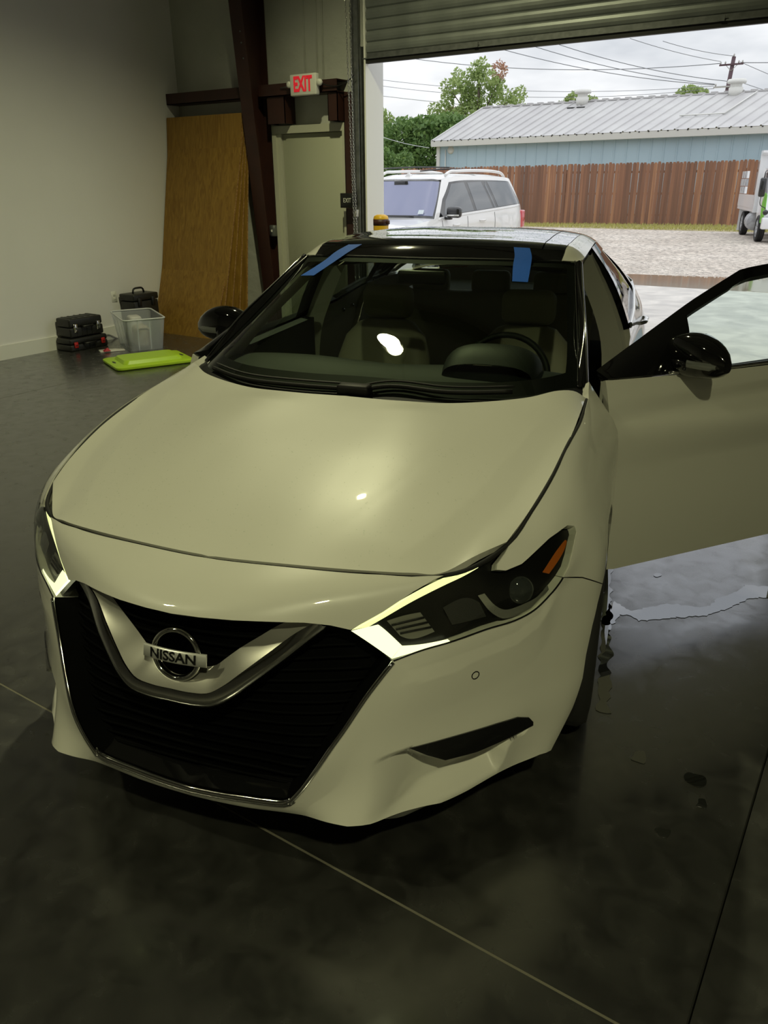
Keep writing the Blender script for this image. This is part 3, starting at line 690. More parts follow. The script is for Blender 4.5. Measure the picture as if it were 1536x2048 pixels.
puddle('lot_puddle', [(-4.6, 13.1), (-2.9, 13.0), (-1.6, 13.2), (-.9, 13.5), (.6, 13.7), (1.5, 14.4), (.4, 15.6), (-1.0, 15.6), (-2.2, 15.4), (-3.3, 15.2), (-4.8, 14.8), (-5.4, 13.8)], 'brown puddle between the apron and the gravel', 80, z=-.033,
       m=pmat('muddy_water', (.30, .22, .15), .08), jit=.05).location.z = -.0345

# ---- board fence
def fence_mat():
    m = bpy.data.materials.new('cedar_board'); m.use_nodes = True; t = m.node_tree; b = t.nodes['Principled BSDF']; b.inputs['Roughness'].default_value = .75
    oi = t.nodes.new('ShaderNodeObjectInfo'); tcn = t.nodes.new('ShaderNodeTexCoord'); ad = t.nodes.new('ShaderNodeVectorMath'); ad.operation = 'ADD'; mp = t.nodes.new('ShaderNodeMapping'); mp.inputs['Scale'].default_value = (14, 14, .9)
    n = t.nodes.new('ShaderNodeTexNoise'); n.inputs['Scale'].default_value = 1.0; n.inputs['Detail'].default_value = 6
    r = t.nodes.new('ShaderNodeValToRGB'); e = r.color_ramp.elements; e[0].position = .0; e[0].color = (.14, .075, .05, 1); e[1].position = 1.; e[1].color = (.48, .25, .125, 1)
    q = e.new(.55); q.color = (.26, .125, .072, 1)
    mm = t.nodes.new('ShaderNodeMath'); mm.operation = 'MULTIPLY_ADD'; mm.inputs[1].default_value = .62
    m2 = t.nodes.new('ShaderNodeMath'); m2.operation = 'MULTIPLY_ADD'; m2.inputs[1].default_value = 1.1; m2.inputs[2].default_value = -.42
    t.links.new(tcn.outputs['Object'], ad.inputs[0]); t.links.new(oi.outputs['Random'], ad.inputs[1]); t.links.new(ad.outputs[0], mp.inputs['Vector']); t.links.new(mp.outputs['Vector'], n.inputs['Vector'])
    t.links.new(oi.outputs['Random'], mm.inputs[0]); t.links.new(n.outputs['Fac'], m2.inputs[0]); t.links.new(m2.outputs[0], mm.inputs[2]); t.links.new(mm.outputs[0], r.inputs['Fac']); t.links.new(r.outputs['Color'], b.inputs['Base Color'])
    return m
m_fence = fence_mat()
FA, FB_ = Vector((-19.5, 32.2, 0)), Vector((-3.2, 36.2, 0)); fd = (FB_-FA); FL = fd.length; fang = math.atan2(fd.y, fd.x)
fe = empty('board_fence', (FA.x, FA.y, -.03), fang, 'tall weathered brown board fence in front of the blue building', 'fence')
pk = MB().prism([(-.0705, 0), (.0705, 0), (.0705, .97), (.045, 1.0), (-.045, 1.0), (-.0705, .97)], 1, -.009, .009).mesh('picket'); pk.materials.append(m_fence)
npk = int(FL/.143)
for i in range(npk):
    o = link('picket', pk, None, fe); s = i*.143; o.location = (s, rng.normal(0, .004), .02+rng.normal(0, .01)); o.scale = (1, 1, 2.31+.19*s/FL+rng.normal(0, .012)); o.rotation_euler = (0, rng.normal(0, .004), 0)
for z in (.35, 1.2, 2.05): MB().box((0, .02, z), (FL, .06, z+.09)).build('rail', m_fence, fe)
for s in np.arange(.3, FL, 2.4): MB().box((s-.045, .06, 0), (s+.045, .15, 2.2)).build('post', m_fence, fe)

# ---- blue metal building
m_bwall = pmat('pale_blue_metal', (.42, .55, .62), .45, noise=(.6, (.38, .50, .57), .3, .7))
m_broof = pmat('weathered_metal_roof', (.50, .495, .485), .5, noise=(.7, (.43, .42, .42), .3, .7))
m_btrim = pmat('pale_trim_metal', (.68, .68, .64), .45)
bb = empty('metal_building', (-22.7, 40.4, 0), 0, 'long pale blue metal building with a grey ribbed roof', 'building')
E0, E1, R0, R1 = Vector((0, 0, 3.85)), Vector((27, -2.9, 3.85)), Vector((1.6, 3.0, 5.62)), Vector((28.0, 3.2, 5.62))
ed = (E1-E0).normalized(); LE = (E1-E0).length
np_ = 44
def quad_panel(name, a, b, c, d, mat, n, rib=.05, ribw=.09, parent=None):
    """one sheet between corner points a,b (bottom/eave) and c,d (top); rib along edge a-d"""
    e = (b-a).normalized(); nn = (b-a).cross(d-a).normalized(); 
    f = lambda p, q, t: p+(q-p)*t
    w = ribw/(b-a).length
    A = [a, f(a, b, w*.3), f(a, b, w*.7), f(a, b, w), b]; D = [d, f(d, c, w*.3), f(d, c, w*.7), f(d, c, w), c]; off = [0, rib, rib, 0, 0]
    A = [p+nn*o for p, o in zip(A, off)]; D = [p+nn*o for p, o in zip(D, off)]
    return MB().grid([A, D], False).build(name, mat, parent, recalc=False)
for i in range(np_):
    t0, t1 = i/np_, (i+1)/np_
    quad_panel('roof_sheet', E0.lerp(E1, t0), E0.lerp(E1, t1), R0.lerp(R1, t1), R0.lerp(R1, t0), m_broof, None, .05, .10, bb)
    a, b = E0.lerp(E1, t0)+Vector((.25*(1-t0), .35, 0)), E0.lerp(E1, t1)+Vector((.25*(1-t1), .35, 0))
    quad_panel('wall_sheet', Vector((a.x, a.y, -.05)), Vector((b.x, b.y, -.05)), Vector((b.x, b.y, 3.8)), Vector((a.x, a.y, 3.8)), m_bwall, None, .035, .10, bb)
MB().add([E0+Vector((0, -.06, -.30)), E1+Vector((0, -.06, -.30)), E1+Vector((0, -.10, -.02)), E0+Vector((0, -.10, -.02)), E0+Vector((0, .34, -.30)), E1+Vector((0, .34, -.30))], [(0, 1, 2, 3), (0, 4, 5, 1)]).build('gutter', m_btrim, bb)
MB().add([E0+Vector((-.08, 0, -.28)), E0+Vector((-.08, 0, .02)), R0+Vector((-.08, 0, .02)), R0+Vector((-.08, 0, -.28)), E0+Vector((.06, 0, .03)), R0+Vector((.06, 0, .03))], [(0, 1, 2, 3), (1, 4, 5, 2)]).build('gable_trim', m_btrim, bb)
MB().box((.16, .25, 0), (.36, .45, 3.7)).build('corner_trim', m_btrim, bb)
MB().add([(.25, .38, 0), (.25, .38, 3.75), (1.75, 3.0, 5.5), (3.6, 6.5, 3.75), (3.6, 6.5, 0)], [(0, 1, 2, 3, 4)]).build('gable_wall', m_bwall, bb)
B2 = Vector((3.2, 6.4, 3.85)); B3 = Vector((29, 9.5, 3.85)); MB().add([R0, R1, B3, B2], [(0, 1, 2, 3)]).build('rear_roof', m_broof, bb)
rc = MB()
for i in range(np_*2):
    a = R0.lerp(R1, i/(np_*2)); b = R0.lerp(R1, (i+1)/(np_*2)); h = .05 if i % 2 else .0
    rc.box((a.x, a.y-.12, a.z-.03), (b.x, b.y+.1, a.z+.03+h))
rc.build('ridge_cap', m_broof, bb)
for i in range(60):
    p = E0.lerp(E1, (i+.5)/60); MB().box((p.x-.035, p.y-.115, p.z-.05), (p.x+.035, p.y-.10, p.z+.0)).build('rib_closure', m_dark, bb)
MB().lathe([(.0, 0), (.20, 0), (.20, .06), (.17, .10), (.0, .10)], (1.08, .22, 3.37), 1, 20).build('wall_lamp', m_btrim, bb)
MB().tube([(.75, .24, 0), (.75, .24, 3.4)], .03, 6).build('conduit', m_btrim, bb)
for (dx, lab) in ((5.9, 0), (13.75, 1)):
    t0 = dx/27; p = R0.lerp(R1, t0); 
    v = MB().lathe([(.30, -.25), (.33, .12), (.26, .16), (.26, .30), (.42, .31), (.44, .38), (.40, .48), (.10, .50), (.001, .50)], (p.x-(.0 if lab else -.1), p.y-.2, p.z+.05), 2, 18).build('roof_vent', m_btrim, bb)
    MB().box((p.x-.5, p.y-.75, p.z-.42), (p.x+.45, p.y-.62, p.z-.30)).build('flashing', m_dark, v)
fm = lambda u, v: (E0.lerp(E1, u)).lerp(R0.lerp(R1, u), v)+Vector((0, -.05, .06))
for u, v0, v1, w in ((.495, .35, .93, .075),):
    q = [fm(u-.02, v0), fm(u-.02+w, v0), fm(u-.02+w, v1), fm(u-.02, v1)]
    MB().tube([q[0], q[1]], .03, 4).build('skylight_flashing', m_btrim, bb); MB().tube([q[1], q[2]], .03, 4).build('skylight_flashing', m_btrim, bb)

# ---- trees
def leaf_mat(name, c1, c2):
    m = bpy.data.materials.new(name); m.use_nodes = True; t = m.node_tree; b = t.nodes['Principled BSDF']; b.inputs['Roughness'].default_value = .6
    g = t.nodes.new('ShaderNodeNewGeometry'); mx = t.nodes.new('ShaderNodeMix'); mx.data_type = 'RGBA'; mx.inputs[6].default_value = (*c1, 1); mx.inputs[7].default_value = (*c2, 1)
    t.links.new(g.outputs['Random Per Island'], mx.inputs[0]); t.links.new(mx.outputs[2], b.inputs['Base Color'])
    tl = t.nodes.new('ShaderNodeBsdfTranslucent'); ms = t.nodes.new('ShaderNodeMixShader'); ms.inputs[0].default_value = .35; o = t.nodes['Material Output']
    t.links.new(mx.outputs[2], tl.inputs['Color']); t.links.new(b.outputs[0], ms.inputs[1]); t.links.new(tl.outputs[0], ms.inputs[2]); t.links.new(ms.outputs[0], o.inputs['Surface'])
    return m
m_bark = pmat('bark', (.12, .09, .07), .9)
m_lfA = leaf_mat('leaf_light', (.42, .52, .20), (.24, .34, .10)); m_lfB = leaf_mat('leaf_dark', (.10, .19, .05), (.22, .34, .10)); m_lfC = leaf_mat('leaf_rust', (.42, .20, .14), (.50, .33, .22))
def tree(base, blobs, n, mat, size, label, group, trunk=None, extra=None):
    r = empty('tree', base, 0, label, 'tree', group); B = Vector(base)
    if trunk:
        tb = MB(); top = Vector(trunk); tb.tube(curve([(0, 0, 0), (.1, 0, top.z*.4), tuple(top)], 8), list(np.linspace(.22, .07, 8)), 7)
        for (c, rad, *_) in blobs[:10]:
            c = Vector(c)-B; tb.tube(curve([tuple(top*.55), tuple((top*.6+c)*.5+Vector((0, 0, .3))), tuple(c)], 6), list(np.linspace(.07, .02, 6)), 5)
        tb.build('trunk', m_bark, r)
    def crown(bl, n, mat, nm):
        w = np.array([b[1][0]*b[1][1]*b[1][2] for b in bl])**.67; w /= w.sum(); V = []; F = []
        for b, k in zip(bl, (w*n).astype(int)):
            d = rng.normal(size=(k, 3)); d /= np.linalg.norm(d, axis=1)[:, None]; rr = rng.uniform(.35, 1.08, k)**.6
            c = np.array(b[0])-np.array(base)+d*rr[:, None]*np.array(b[1])
            a = rng.normal(size=(k, 3)); a /= np.linalg.norm(a, axis=1)[:, None]; e = np.cross(a, rng.normal(size=(k, 3))); e /= np.linalg.norm(e, axis=1)[:, None]
            s = size*rng.uniform(.55, 1.3, k)[:, None]
            q = np.stack([c-a*s, c+e*s*.55, c+a*s, c-e*s*.55], 1).reshape(-1, 3); i0 = len(V); V += q.tolist(); F += [(i0+4*j, i0+4*j+1, i0+4*j+2, i0+4*j+3) for j in range(k)]
        MB().add(V, F).build(nm, mat, r, recalc=False)
    crown(blobs, n, mat, 'crown')
    if extra: crown(*extra)
    return r
bl = [((-25.0, 50, 4.4), (2.4, 1.6, 1.4)), ((-25.2, 50, 5.7), (1.9, 1.5, .7))]  # tree positions worked out beforehand from image pixels at chosen depths
for _ in range(70):
    an = rng.uniform(-.15, math.pi+.15); rr_ = rng.uniform(.1, 1.)**.6; bl.append(((-24.8+3.2*rr_*math.cos(an), 50+rng.normal(0, .5), 5.6+2.9*rr_*math.sin(an)*(.75+.25*abs(math.sin(an)))), (rng.uniform(.28, .6), .5, rng.uniform(.28, .6))))
bl += [((-26.4, 50, 8.2), (.4, .5, .4)), ((-24.6, 50, 8.7), (.45, .5, .5))]
tree((-24.9, 50, -.03), bl, 8000, m_lfA, .115, 'tall airy light green tree rising behind the blue building', 'trees beyond the fence', (.1, 0, 7.6), ([((-23.3, 49.8, 8.2), (.5, .6, .6)), ((-22.0, 49.8, 5.2), (.8, .6, .35)), ((-26.6, 49.8, 6.0), (.5, .5, .35))], 500, m_lfC, 'rust_foliage'))
tree((-26.6, 44, -.03), [((-26.6, 44, 4.2), (1.7, 1.5, 1.2)), ((-25.0, 44, 4.4), (1.5, 1.5, 1.1)), ((-27.4, 44, 2.6), (2.0, 1.6, 1.5)), ((-24.6, 43.5, 3.0), (1.9, 1.5, 1.4)), ((-25.5, 43, 1.6), (2.4, 1.5, 1.5)), ((-23.6, 44, 4.7), (1.2, 1.4, .8))], 14000, m_lfB, .15, 'dense dark green tree to the left of the blue building', 'trees beyond the fence', (0, 0, 4.0))
tree((-31.8, 47.5, -.03), [((-31.2, 47.5, 5.4), (1.3, 1.2, 1.0)), ((-31.0, 47.5, 4.3), (1.3, 1.2, 1.2)), ((-32.2, 47.5, 2.6), (1.8, 1.2, 1.6)), ((-31.4, 47.5, 3.0), (1.5, 1.2, 1.4)), ((-31.6, 47.5, 1.3), (2.0, 1.2, 1.3))], 8000, m_lfA, .14, 'light green tree at the edge of the bay jamb', 'trees beyond the fence', (0, 0, 4.6))
tree((-24.6, 38.5, -.03), [((-24.9, 38.5, 1.7), (1.3, 1.1, 1.4)), ((-23.9, 38.6, 1.3), (1.1, 1.0, 1.2)), ((-25.9, 38.5, 1.2), (1.1, 1, 1.1)), ((-23.4, 38.6, 2.6), (.5, .7, .7)), ((-25.0, 38.6, 2.9), (.9, .8, .7))], 9000, m_lfB, .10, 'bushy green shrub tree beside the gable of the blue building', 'trees beyond the fence', (0, 0, 1.6))
tree((-22.6, 62, -.03), [((-22.6, 62, 7.5), (.9, .8, .5)), ((-23.5, 62, 7.1), (.6, .6, .4)), ((-21.7, 62, 7.2), (.7, .7, .45))], 900, m_lfA, .15, 'small treetop showing above the roof right of the left roof vent', 'trees beyond the fence', (0, 0, 7.0))
tree((-15.4, 66, -.03), [((-15.4, 66, 7.7), (1.0, .8, .6)), ((-14.6, 66, 7.6), (.6, .6, .4)), ((-16.0, 66, 7.5), (.5, .6, .4))], 900, m_lfA, .15, 'small treetop showing above the roof left of the right roof vent', 'trees beyond the fence', (0, 0, 7.0))

# ---- utility pole and wires
m_pole = pmat('dark_pole_wood', (.10, .06, .07), .8); m_arm = pmat('pale_arm', (.45, .44, .42), .6); m_wire = pmat('wire', (.22, .23, .26), .6); m_wire2 = pmat('bright_wire', (.55, .57, .58), .5)
up = empty('utility_pole', (-11.55, 58, -.03), 0, 'dark utility pole with two crossarms leaning behind the roof', 'utility pole')
MB().tube([(0, 0, 0), (.54, 0, 8.95)], [.16, .12], 10).build('pole', m_pole, up)
MB().box((-.25, -.16, 8.46), (1.18, -.08, 8.56)).build('crossarm', m_pole, up); MB().box((-.42, -.16, 7.24), (1.30, -.08, 7.33)).build('crossarm', m_arm, up)
for x, z in ((-.18, 8.56), (.1, 8.56), (.9, 8.56), (1.12, 8.56), (.56, 8.95), (-.3, 7.33), (1.22, 7.33)): MB().lathe([(.03, 0), (.05, .04), (.05, .1), (.02, .16), (.001, .16)], (x, -.12, z), 2, 8).build('insulator', m_arm, up)
for s in (-1, 1): MB().tube([(.5+s*.32, -.12, 8.46), (.5, -.12, 8.15)], .018, 5).build('brace', m_arm, up)
W_ = [((-32.3, 50, 7.32), (-12.6, 58, 5.4), .2, 'thick pale cable crossing left of the blue roof', m_wire2, .022), ((-32.3, 50, 8.30), (-12.0, 58, 7.35), .5, 'upper thin wire crossing left of the tall tree', m_wire, .014),
      ((-32.3, 50, 7.93), (-11.95, 58, 7.2), .6, 'lower thin wire crossing left of the tall tree', m_wire, .014), ((-25.2, 48, 10.0), (-11.85, 58, 7.4), .45, 'lowest wire of the sagging bundle to the lower crossarm', m_wire, .02),
      ((-22.6, 49, 9.9), (-11.95, 58, 7.45), .35, 'middle wire of the sagging bundle to the lower crossarm', m_wire, .02), ((-19.5, 50, 9.35), (-10.4, 58, 7.45), .3, 'upper wire of the sagging bundle to the lower crossarm', m_wire, .02),
      ((-34, 56, 10.4), (-11.75, 58, 8.6), .55, 'long dark wire running level to the upper crossarm', m_wire, .022), ((-15.2, 50, 9.3), (-11.75, 58, 8.7), .1, 'left wire descending to the pole top', m_wire, .016),
      ((-13.3, 50, 9.0), (-11.0, 58, 8.95), .1, 'right wire descending to the pole top', m_wire, .016), ((-10.45, 58, 8.55), (-2, 56.5, 8.1), .1, 'wire leaving the upper crossarm to the right', m_wire, .022),
      ((-10.6, 58, 8.6), (-3, 62, 5.6), .1, 'wire descending right from the pole top', m_wire, .016), ((-10.35, 58, 7.45), (-3, 61, 5.2), .1, 'wire descending right from the lower crossarm', m_wire, .016), ((-27.6, 41.2, 4.55), (-22.75, 40.2, 3.5), .12, 'slack service wire to the corner of the blue building', m_wire2, .016)]
for a, b, sag, lab, m, rad in W_:
    a, b = Vector(a), Vector(b); c = (a+b)/2; mb = MB(); mb.tube([tuple(a.lerp(b, t)-Vector((0, 0, sag*4*t*(1-t)))-c) for t in np.linspace(0, 1, 15)], rad, 4)
    o = mb.build('overhead_wire', m); o.location = c; tag(o, lab, 'wire', 'overhead wires')

# ---- wheel shared by vehicles
m_tyre = pmat('tyre_rubber', (.014, .014, .014), .7); m_rim = pmat('rim_alloy', (.45, .46, .47), .3, metal=.9); m_rimd = pmat('rim_dark', (.03, .03, .03), .4)
def wheel(parent, c, R, w, side, spokes=5, rim=.62, name='wheel', m=None, steer=0):
    r = bpy.data.objects.new(name, None); COL.objects.link(r); r.parent = parent; r.location = c; r.rotation_euler = (0, 0, steer)
    prof = [(R*.64, -w*.42), (R*.80, -w*.5), (R*.95, -w*.47), (R, -w*.36), (R, -w*.13), (R*.975, -w*.12), (R*.975, -w*.09), (R, -w*.08), (R, w*.08), (R*.975, w*.09), (R*.975, w*.12), (R, w*.13), (R, w*.36), (R*.95, w*.47), (R*.80, w*.5), (R*.64, w*.42)]
    MB().lathe(prof, axis=0, n=48, closed=True).build('tyre', m_tyre, r)
    rm = MB(); rm.lathe([(R*.66, -w*.42), (R*.66, w*.42), (R*.62, w*.40), (R*.60, 0), (R*.60, -w*.42)], axis=0, n=36, closed=True)
    for k in range(spokes):
        a = 2*math.pi*k/spokes
        for d in (-.14, .14):
            p0 = (side*w*.30, math.cos(a)*R*.12, math.sin(a)*R*.12); p1 = (side*w*.36, math.cos(a+d)*R*.62, math.sin(a+d)*R*.62); rm.tube([p0, p1], [R*.055, R*.045], 6)
    rm.lathe([(R*.16, side*w*.1), (R*.16, side*w*.34), (R*.12, side*w*.37), (.001, side*w*.37)], axis=0, n=18); rm.build('rim', m or m_rim, r)
    MB().lathe([(R*.6, 0), (.001, 0)], axis=0, n=24).build('brake_disc', m_rimd, r)
    return r

# ---- white SUV parked outside
m_sw = pmat('white_car_paint', (.80, .79, .77), .35, coat=1.0); m_sg = pmat('suv_side_glass', (.12, .13, .14), .04, spec=.8); m_swg = pmat('suv_windshield_glass', (.20, .215, .33), .05, spec=.8)
m_gblk = pmat('gloss_black', (.008, .008, .008), .08, coat=.5)
sv = empty('suv', (-6.55, 9.75, -.012), math.radians(1.5), 'white SUV parked outside the bay door', 'car')
def mir(fn):
    for s in (1, -1): fn(s)
SIDE = Surf([[(x, y, z) for y, x, z in row] for row in (
    [(.12, .78, 1.0), (.5, .92, 1.05), (1.25, .955, 1.12), (2.2, .965, 1.165), (3.2, .965, 1.2), (4.2, .95, 1.235), (4.95, .91, 1.26), (5.18, .84, 1.26)],
    [(.10, .82, .92), (.5, .965, .98), (1.25, .985, 1.02), (2.2, .985, 1.05), (3.2, .985, 1.08), (4.2, .975, 1.1), (4.95, .94, 1.12), (5.2, .87, 1.12)],
    [(.06, .84, .72), (.5, .985, .74), (1.25, 1.0, .76), (2.2, .985, .78), (3.2, .985, .8), (4.2, .995, .82), (4.95, .96, .82), (5.24, .88, .82)],
    [(.10, .84, .45), (.5, .98, .45), (1.25, .99, .45), (2.2, .98, .45), (3.2, .98, .45), (4.2, .985, .45), (4.95, .95, .45), (5.22, .86, .45)],
    [(.16, .80, .28), (.5, .94, .28), (1.25, .95, .28), (2.2, .95, .28), (3.2, .95, .28), (4.2, .95, .28), (4.95, .92, .32), (5.16, .82, .36)])])
GH = Surf([[(x, y, z) for y, x, z in row] for row in (
    [(1.95, .70, 1.745), (2.4, .735, 1.785), (3.2, .745, 1.80), (4.2, .735, 1.79), (4.75, .70, 1.77), (4.95, .66, 1.755)],
    [(1.62, .83, 1.45), (2.3, .86, 1.49), (3.2, .865, 1.5), (4.2, .855, 1.51), (4.85, .81, 1.51), (5.07, .76, 1.5)],
    [(1.25, .955, 1.12), (2.2, .965, 1.165), (3.2, .965, 1.2), (4.2, .95, 1.235), (4.95, .91, 1.26), (5.18, .84, 1.26)])])
def uvq(u0, v0, u1, v1, u2=None, u3=None): return None
def arch(yc, zc, r, x=1.0, a0=-20, a1=200): return [(x, yc+r*math.cos(math.radians(a)), zc+r*math.sin(math.radians(a))) for a in np.linspace(a1, a0, 15)]
def suv_side(s):
    out_ = dens(SIDE.ev(np.array([[u, 0.] for u in np.linspace(0, 1, 30)])), .5, False).tolist()+dens(SIDE.ev(np.array([[1., v] for v in np.linspace(0, 1, 8)])), .5, False).tolist()
    bot = [(.95, 4.6, .28)]+[(.98, y, max(z, .28)) for _, y, z in arch(4.08, .40, .44)]+[(.95, 3.5, .28), (.95, 1.5, .28)]+[(.98, y, max(z, .28)) for _, y, z in arch(.98, .40, .44)]+[(.93, .5, .28), (.8, .16, .28)]
    a_ = [(.98, y, max(z, .28)) for _, y, z in arch(4.08, .40, .44)][::-1]; b_ = [(.98, y, max(z, .28)) for _, y, z in arch(.98, .40, .44)][::-1]
    poly = out_+[(.95, 4.6, .29)]+a_+[(.95, 3.5, .28), (.95, 1.5, .28)]+b_+[(.93, .5, .28), (.8, .16, .28)]
    panel('body_side', SIDE, poly, m_sw, sv, gap=0, step=.06, side=s)
    gp_ = GH.ev(np.array([[u, 0.] for u in np.linspace(0, 1, 24)])).tolist()+GH.ev(np.array([[1., v] for v in np.linspace(.1, 1, 8)])).tolist()+GH.ev(np.array([[u, 1.] for u in np.linspace(1, 0, 24)])).tolist()+GH.ev(np.array([[0., v] for v in np.linspace(.9, .1, 8)])).tolist()
    panel('upper_frame', GH, gp_, m_sw, sv, gap=0, step=.06, side=s)
    def win(nm, uv, mat=m_sg, off=.004):
        return panel(nm, GH, uv, mat, sv, gap=0, off=off, depth=.005, step=.05, side=s, uvpoly=True)
    def dq(l): return dens(np.array(l, float), .03).tolist()
    win('window_surround', dq([(.03, .975), (.035, .55), (.10, .13), (.30, .12), (.93, .13), (.985, .96)]), m_gblk, .002)
    win('side_window', dq([(.065, .95), (.065, .6), (.125, .19), (.285, .18), (.335, .95)]))
    win('side_window', dq([(.365, .95), (.325, .19), (.50, .17), (.565, .95)]))
    win('side_window', dq([(.59, .95), (.535, .3), (.545, .17), (.61, .95)]))
    win('side_window', dq([(.64, .94), (.575, .17), (.90, .17), (.965, .93)]))
    for (y, z) in ((1.98, 1.0), (3.05, 1.04)):
        h = MB().tube(curve([(s*.985, y-.11, z), (s*1.02, y-.08, z+.005), (s*1.025, y, z+.005), (s*1.02, y+.08, z+.005), (s*.985, y+.11, z)], 14), .018, 8, flat=.8).build('door_handle', m_sw, sv)
    for y in (1.42, 2.42, 3.62):
        MB().tube(curve([tuple(np.array(p)*[s, 1, 1]+[s*.002, 0, 0]) for p in SIDE.ev(np.array([[np.interp(y, [.1, .5, 1.25, 2.2, 3.2, 4.2, 5.1], [0, .1, .24, .42, .61, .8, .99]), v] for v in np.linspace(.05, .9, 8)]))], 16), .004, 4).build('door_gap', m_dark, sv)
    MB().tube(curve([tuple(np.array(p)*[s, 1, 1]) for p in SIDE.ev(np.array([[u, .02] for u in np.linspace(.25, .96, 14)]))], 30), .008, 5).build('belt_trim', m_chrome, sv)
    # mirror
    mi = MB(); mi.bbox((-.13, -.07, -.08), (.13, .07, .10), .055, 4); mi.xf(Matrix.Translation((s*1.13, 1.62, 1.21))); mi.build('mirror_housing', m_gblk, sv)
    MB().bbox((s*1.0, 1.545, 1.16), (s*1.25, 1.56, 1.185), .006, 1).build('mirror_strip', m_chrome, sv)
    MB().bbox((s*.93, 1.58, 1.10), (s*1.08, 1.68, 1.15), .02, 2).build('mirror_arm', m_gblk, sv)
    # roof rail
    MB().tube(curve([(s*.66, 2.15, 1.80), (s*.66, 2.3, 1.86), (s*.665, 2.6, 1.875), (s*.665, 4.3, 1.875), (s*.655, 4.55, 1.85), (s*.65, 4.7, 1.79)], 30), .026, 8).build('roof_rail', m_sw, sv)
    MB().bbox((s*.84, 5.02, .82), (s*.945, 5.24, 1.16), .03, 2).build('tail_lamp', pmat('tail_red', (.55, .02, .03), .15, coat=1), sv)
    wheel(sv, (s*.86, .98, .40), .40, .27, s, 6); wheel(sv, (s*.86, 4.08, .40), .40, .27, s, 6)
mir(suv_side)
HO = Surf([[(0, .02, .98), (.4, .03, .985), (.70, .08, .99), (.78, .12, 1.0)], [(0, .35, 1.075), (.4, .36, 1.07), (.75, .4, 1.05), (.9, .5, 1.05)], [(0, .9, 1.12), (.4, .9, 1.115), (.78, .95, 1.10), (.94, .95, 1.09)], [(0, 1.2, 1.135), (.4, 1.21, 1.135), (.8, 1.25, 1.13), (.955, 1.3, 1.12)]], sym=True)
def ring4(S, n=16, e=1.): 
    return [(u, 0) for u in np.linspace(0, e, n)][:-1]+[(e, v) for v in np.linspace(0, 1, n)][:-1]+[(u, 1) for u in np.linspace(e, 0, n)][:-1]+[(0, v) for v in np.linspace(1, 0, n)][:-1]
panel('hood', HO, ring4(HO), m_sw, sv, gap=0, step=.06, both=True, uvpoly=True)
WS = Surf([[(0, 1.22, 1.135), (.4, 1.24, 1.135), (.8, 1.28, 1.13), (.945, 1.33, 1.12)], [(0, 1.56, 1.45), (.4, 1.58, 1.45), (.72, 1.63, 1.44), (.825, 1.68, 1.43)], [(0, 1.88, 1.745), (.4, 1.9, 1.745), (.62, 1.94, 1.74), (.69, 1.98, 1.735)]], sym=True)
panel('windshield_surround', WS, ring4(WS), m_gblk, sv, gap=0, step=.06, both=True, uvpoly=True)
panel('windshield', WS, [(u*.93, v) for u, v in [(a, .06+.88*b) for a, b in ring4(WS)]], m_swg, sv, gap=0, off=.004, depth=.004, step=.06, both=True, uvpoly=True)
RF = Surf([[(0, 1.86, 1.735), (.4, 1.88, 1.735), (.62, 1.92, 1.735), (.705, 1.94, 1.74)], [(0, 2.3, 1.815), (.4, 2.3, 1.815), (.64, 2.35, 1.805), (.735, 2.4, 1.785)], [(0, 3.2, 1.84), (.4, 3.2, 1.838), (.65, 3.2, 1.825), (.745, 3.2, 1.80)], [(0, 4.2, 1.825), (.4, 4.2, 1.822), (.64, 4.2, 1.81), (.735, 4.2, 1.79)], [(0, 5.0, 1.76), (.4, 5.0, 1.76), (.6, 4.98, 1.757), (.66, 4.95, 1.755)]], sym=True)
panel('roof', RF, ring4(RF), m_sw, sv, gap=0, step=.08, both=True, uvpoly=True)
panel('sunroof', RF, [(u*.62, .17+.5*v) for u, v in ring4(RF)], m_gblk, sv, gap=0, off=.003, depth=.004, step=.08, both=True, uvpoly=True)
FR = Surf([[(0, .02, .98), (.4, .03, .985), (.70, .08, .99), (.80, .12, 1.0)], [(0, -.03, .8), (.4, -.02, .8), (.75, .04, .8), (.84, .08, .8)], [(0, -.05, .55), (.4, -.04, .55), (.75, .02, .55), (.84, .07, .55)], [(0, .0, .28), (.4, .01, .28), (.7, .07, .28), (.8, .16, .28)]], sym=True)
panel('front_fascia', FR, ring4(FR), m_sw, sv, gap=0, step=.08, both=True, uvpoly=True)
panel('front_grille', FR, [(u*.62, .1+.45*v) for u, v in ring4(FR)], m_gblk, sv, gap=0, off=.006, depth=.01, step=.08, both=True, uvpoly=True)
mb = MB().bbox((-.84, 4.9, .35), (.84, 5.22, 1.25), .05, 2); mb.build('tailgate', m_sw, sv)
BK = Surf([[(0, 5.0, 1.757), (.4, 5.0, 1.757), (.66, 4.95, 1.755)], [(0, 5.12, 1.5), (.4, 5.12, 1.5), (.76, 5.07, 1.5)], [(0, 5.2, 1.24), (.4, 5.2, 1.24), (.84, 5.16, 1.24)]], sym=True)
panel('rear_window', BK, ring4(BK), m_sg, sv, gap=0, step=.08, both=True, uvpoly=True)
MB().box((-.80, .3, .3), (.80, 4.9, .75)).build('underbody', m_dark, sv)
mb = MB().tube(curve([(-.72, 2.35, 1.93), (0, 2.3, 1.945), (.64, 2.35, 1.93)], 12), .014, 6); mb.build('cross_bar', m_gblk, sv)
mb = MB().tube(curve([(-.66, 3.6, 1.90), (0, 3.55, 1.925), (.66, 3.6, 1.90)], 12), .014, 6); mb.build('cross_bar', m_gblk, sv)
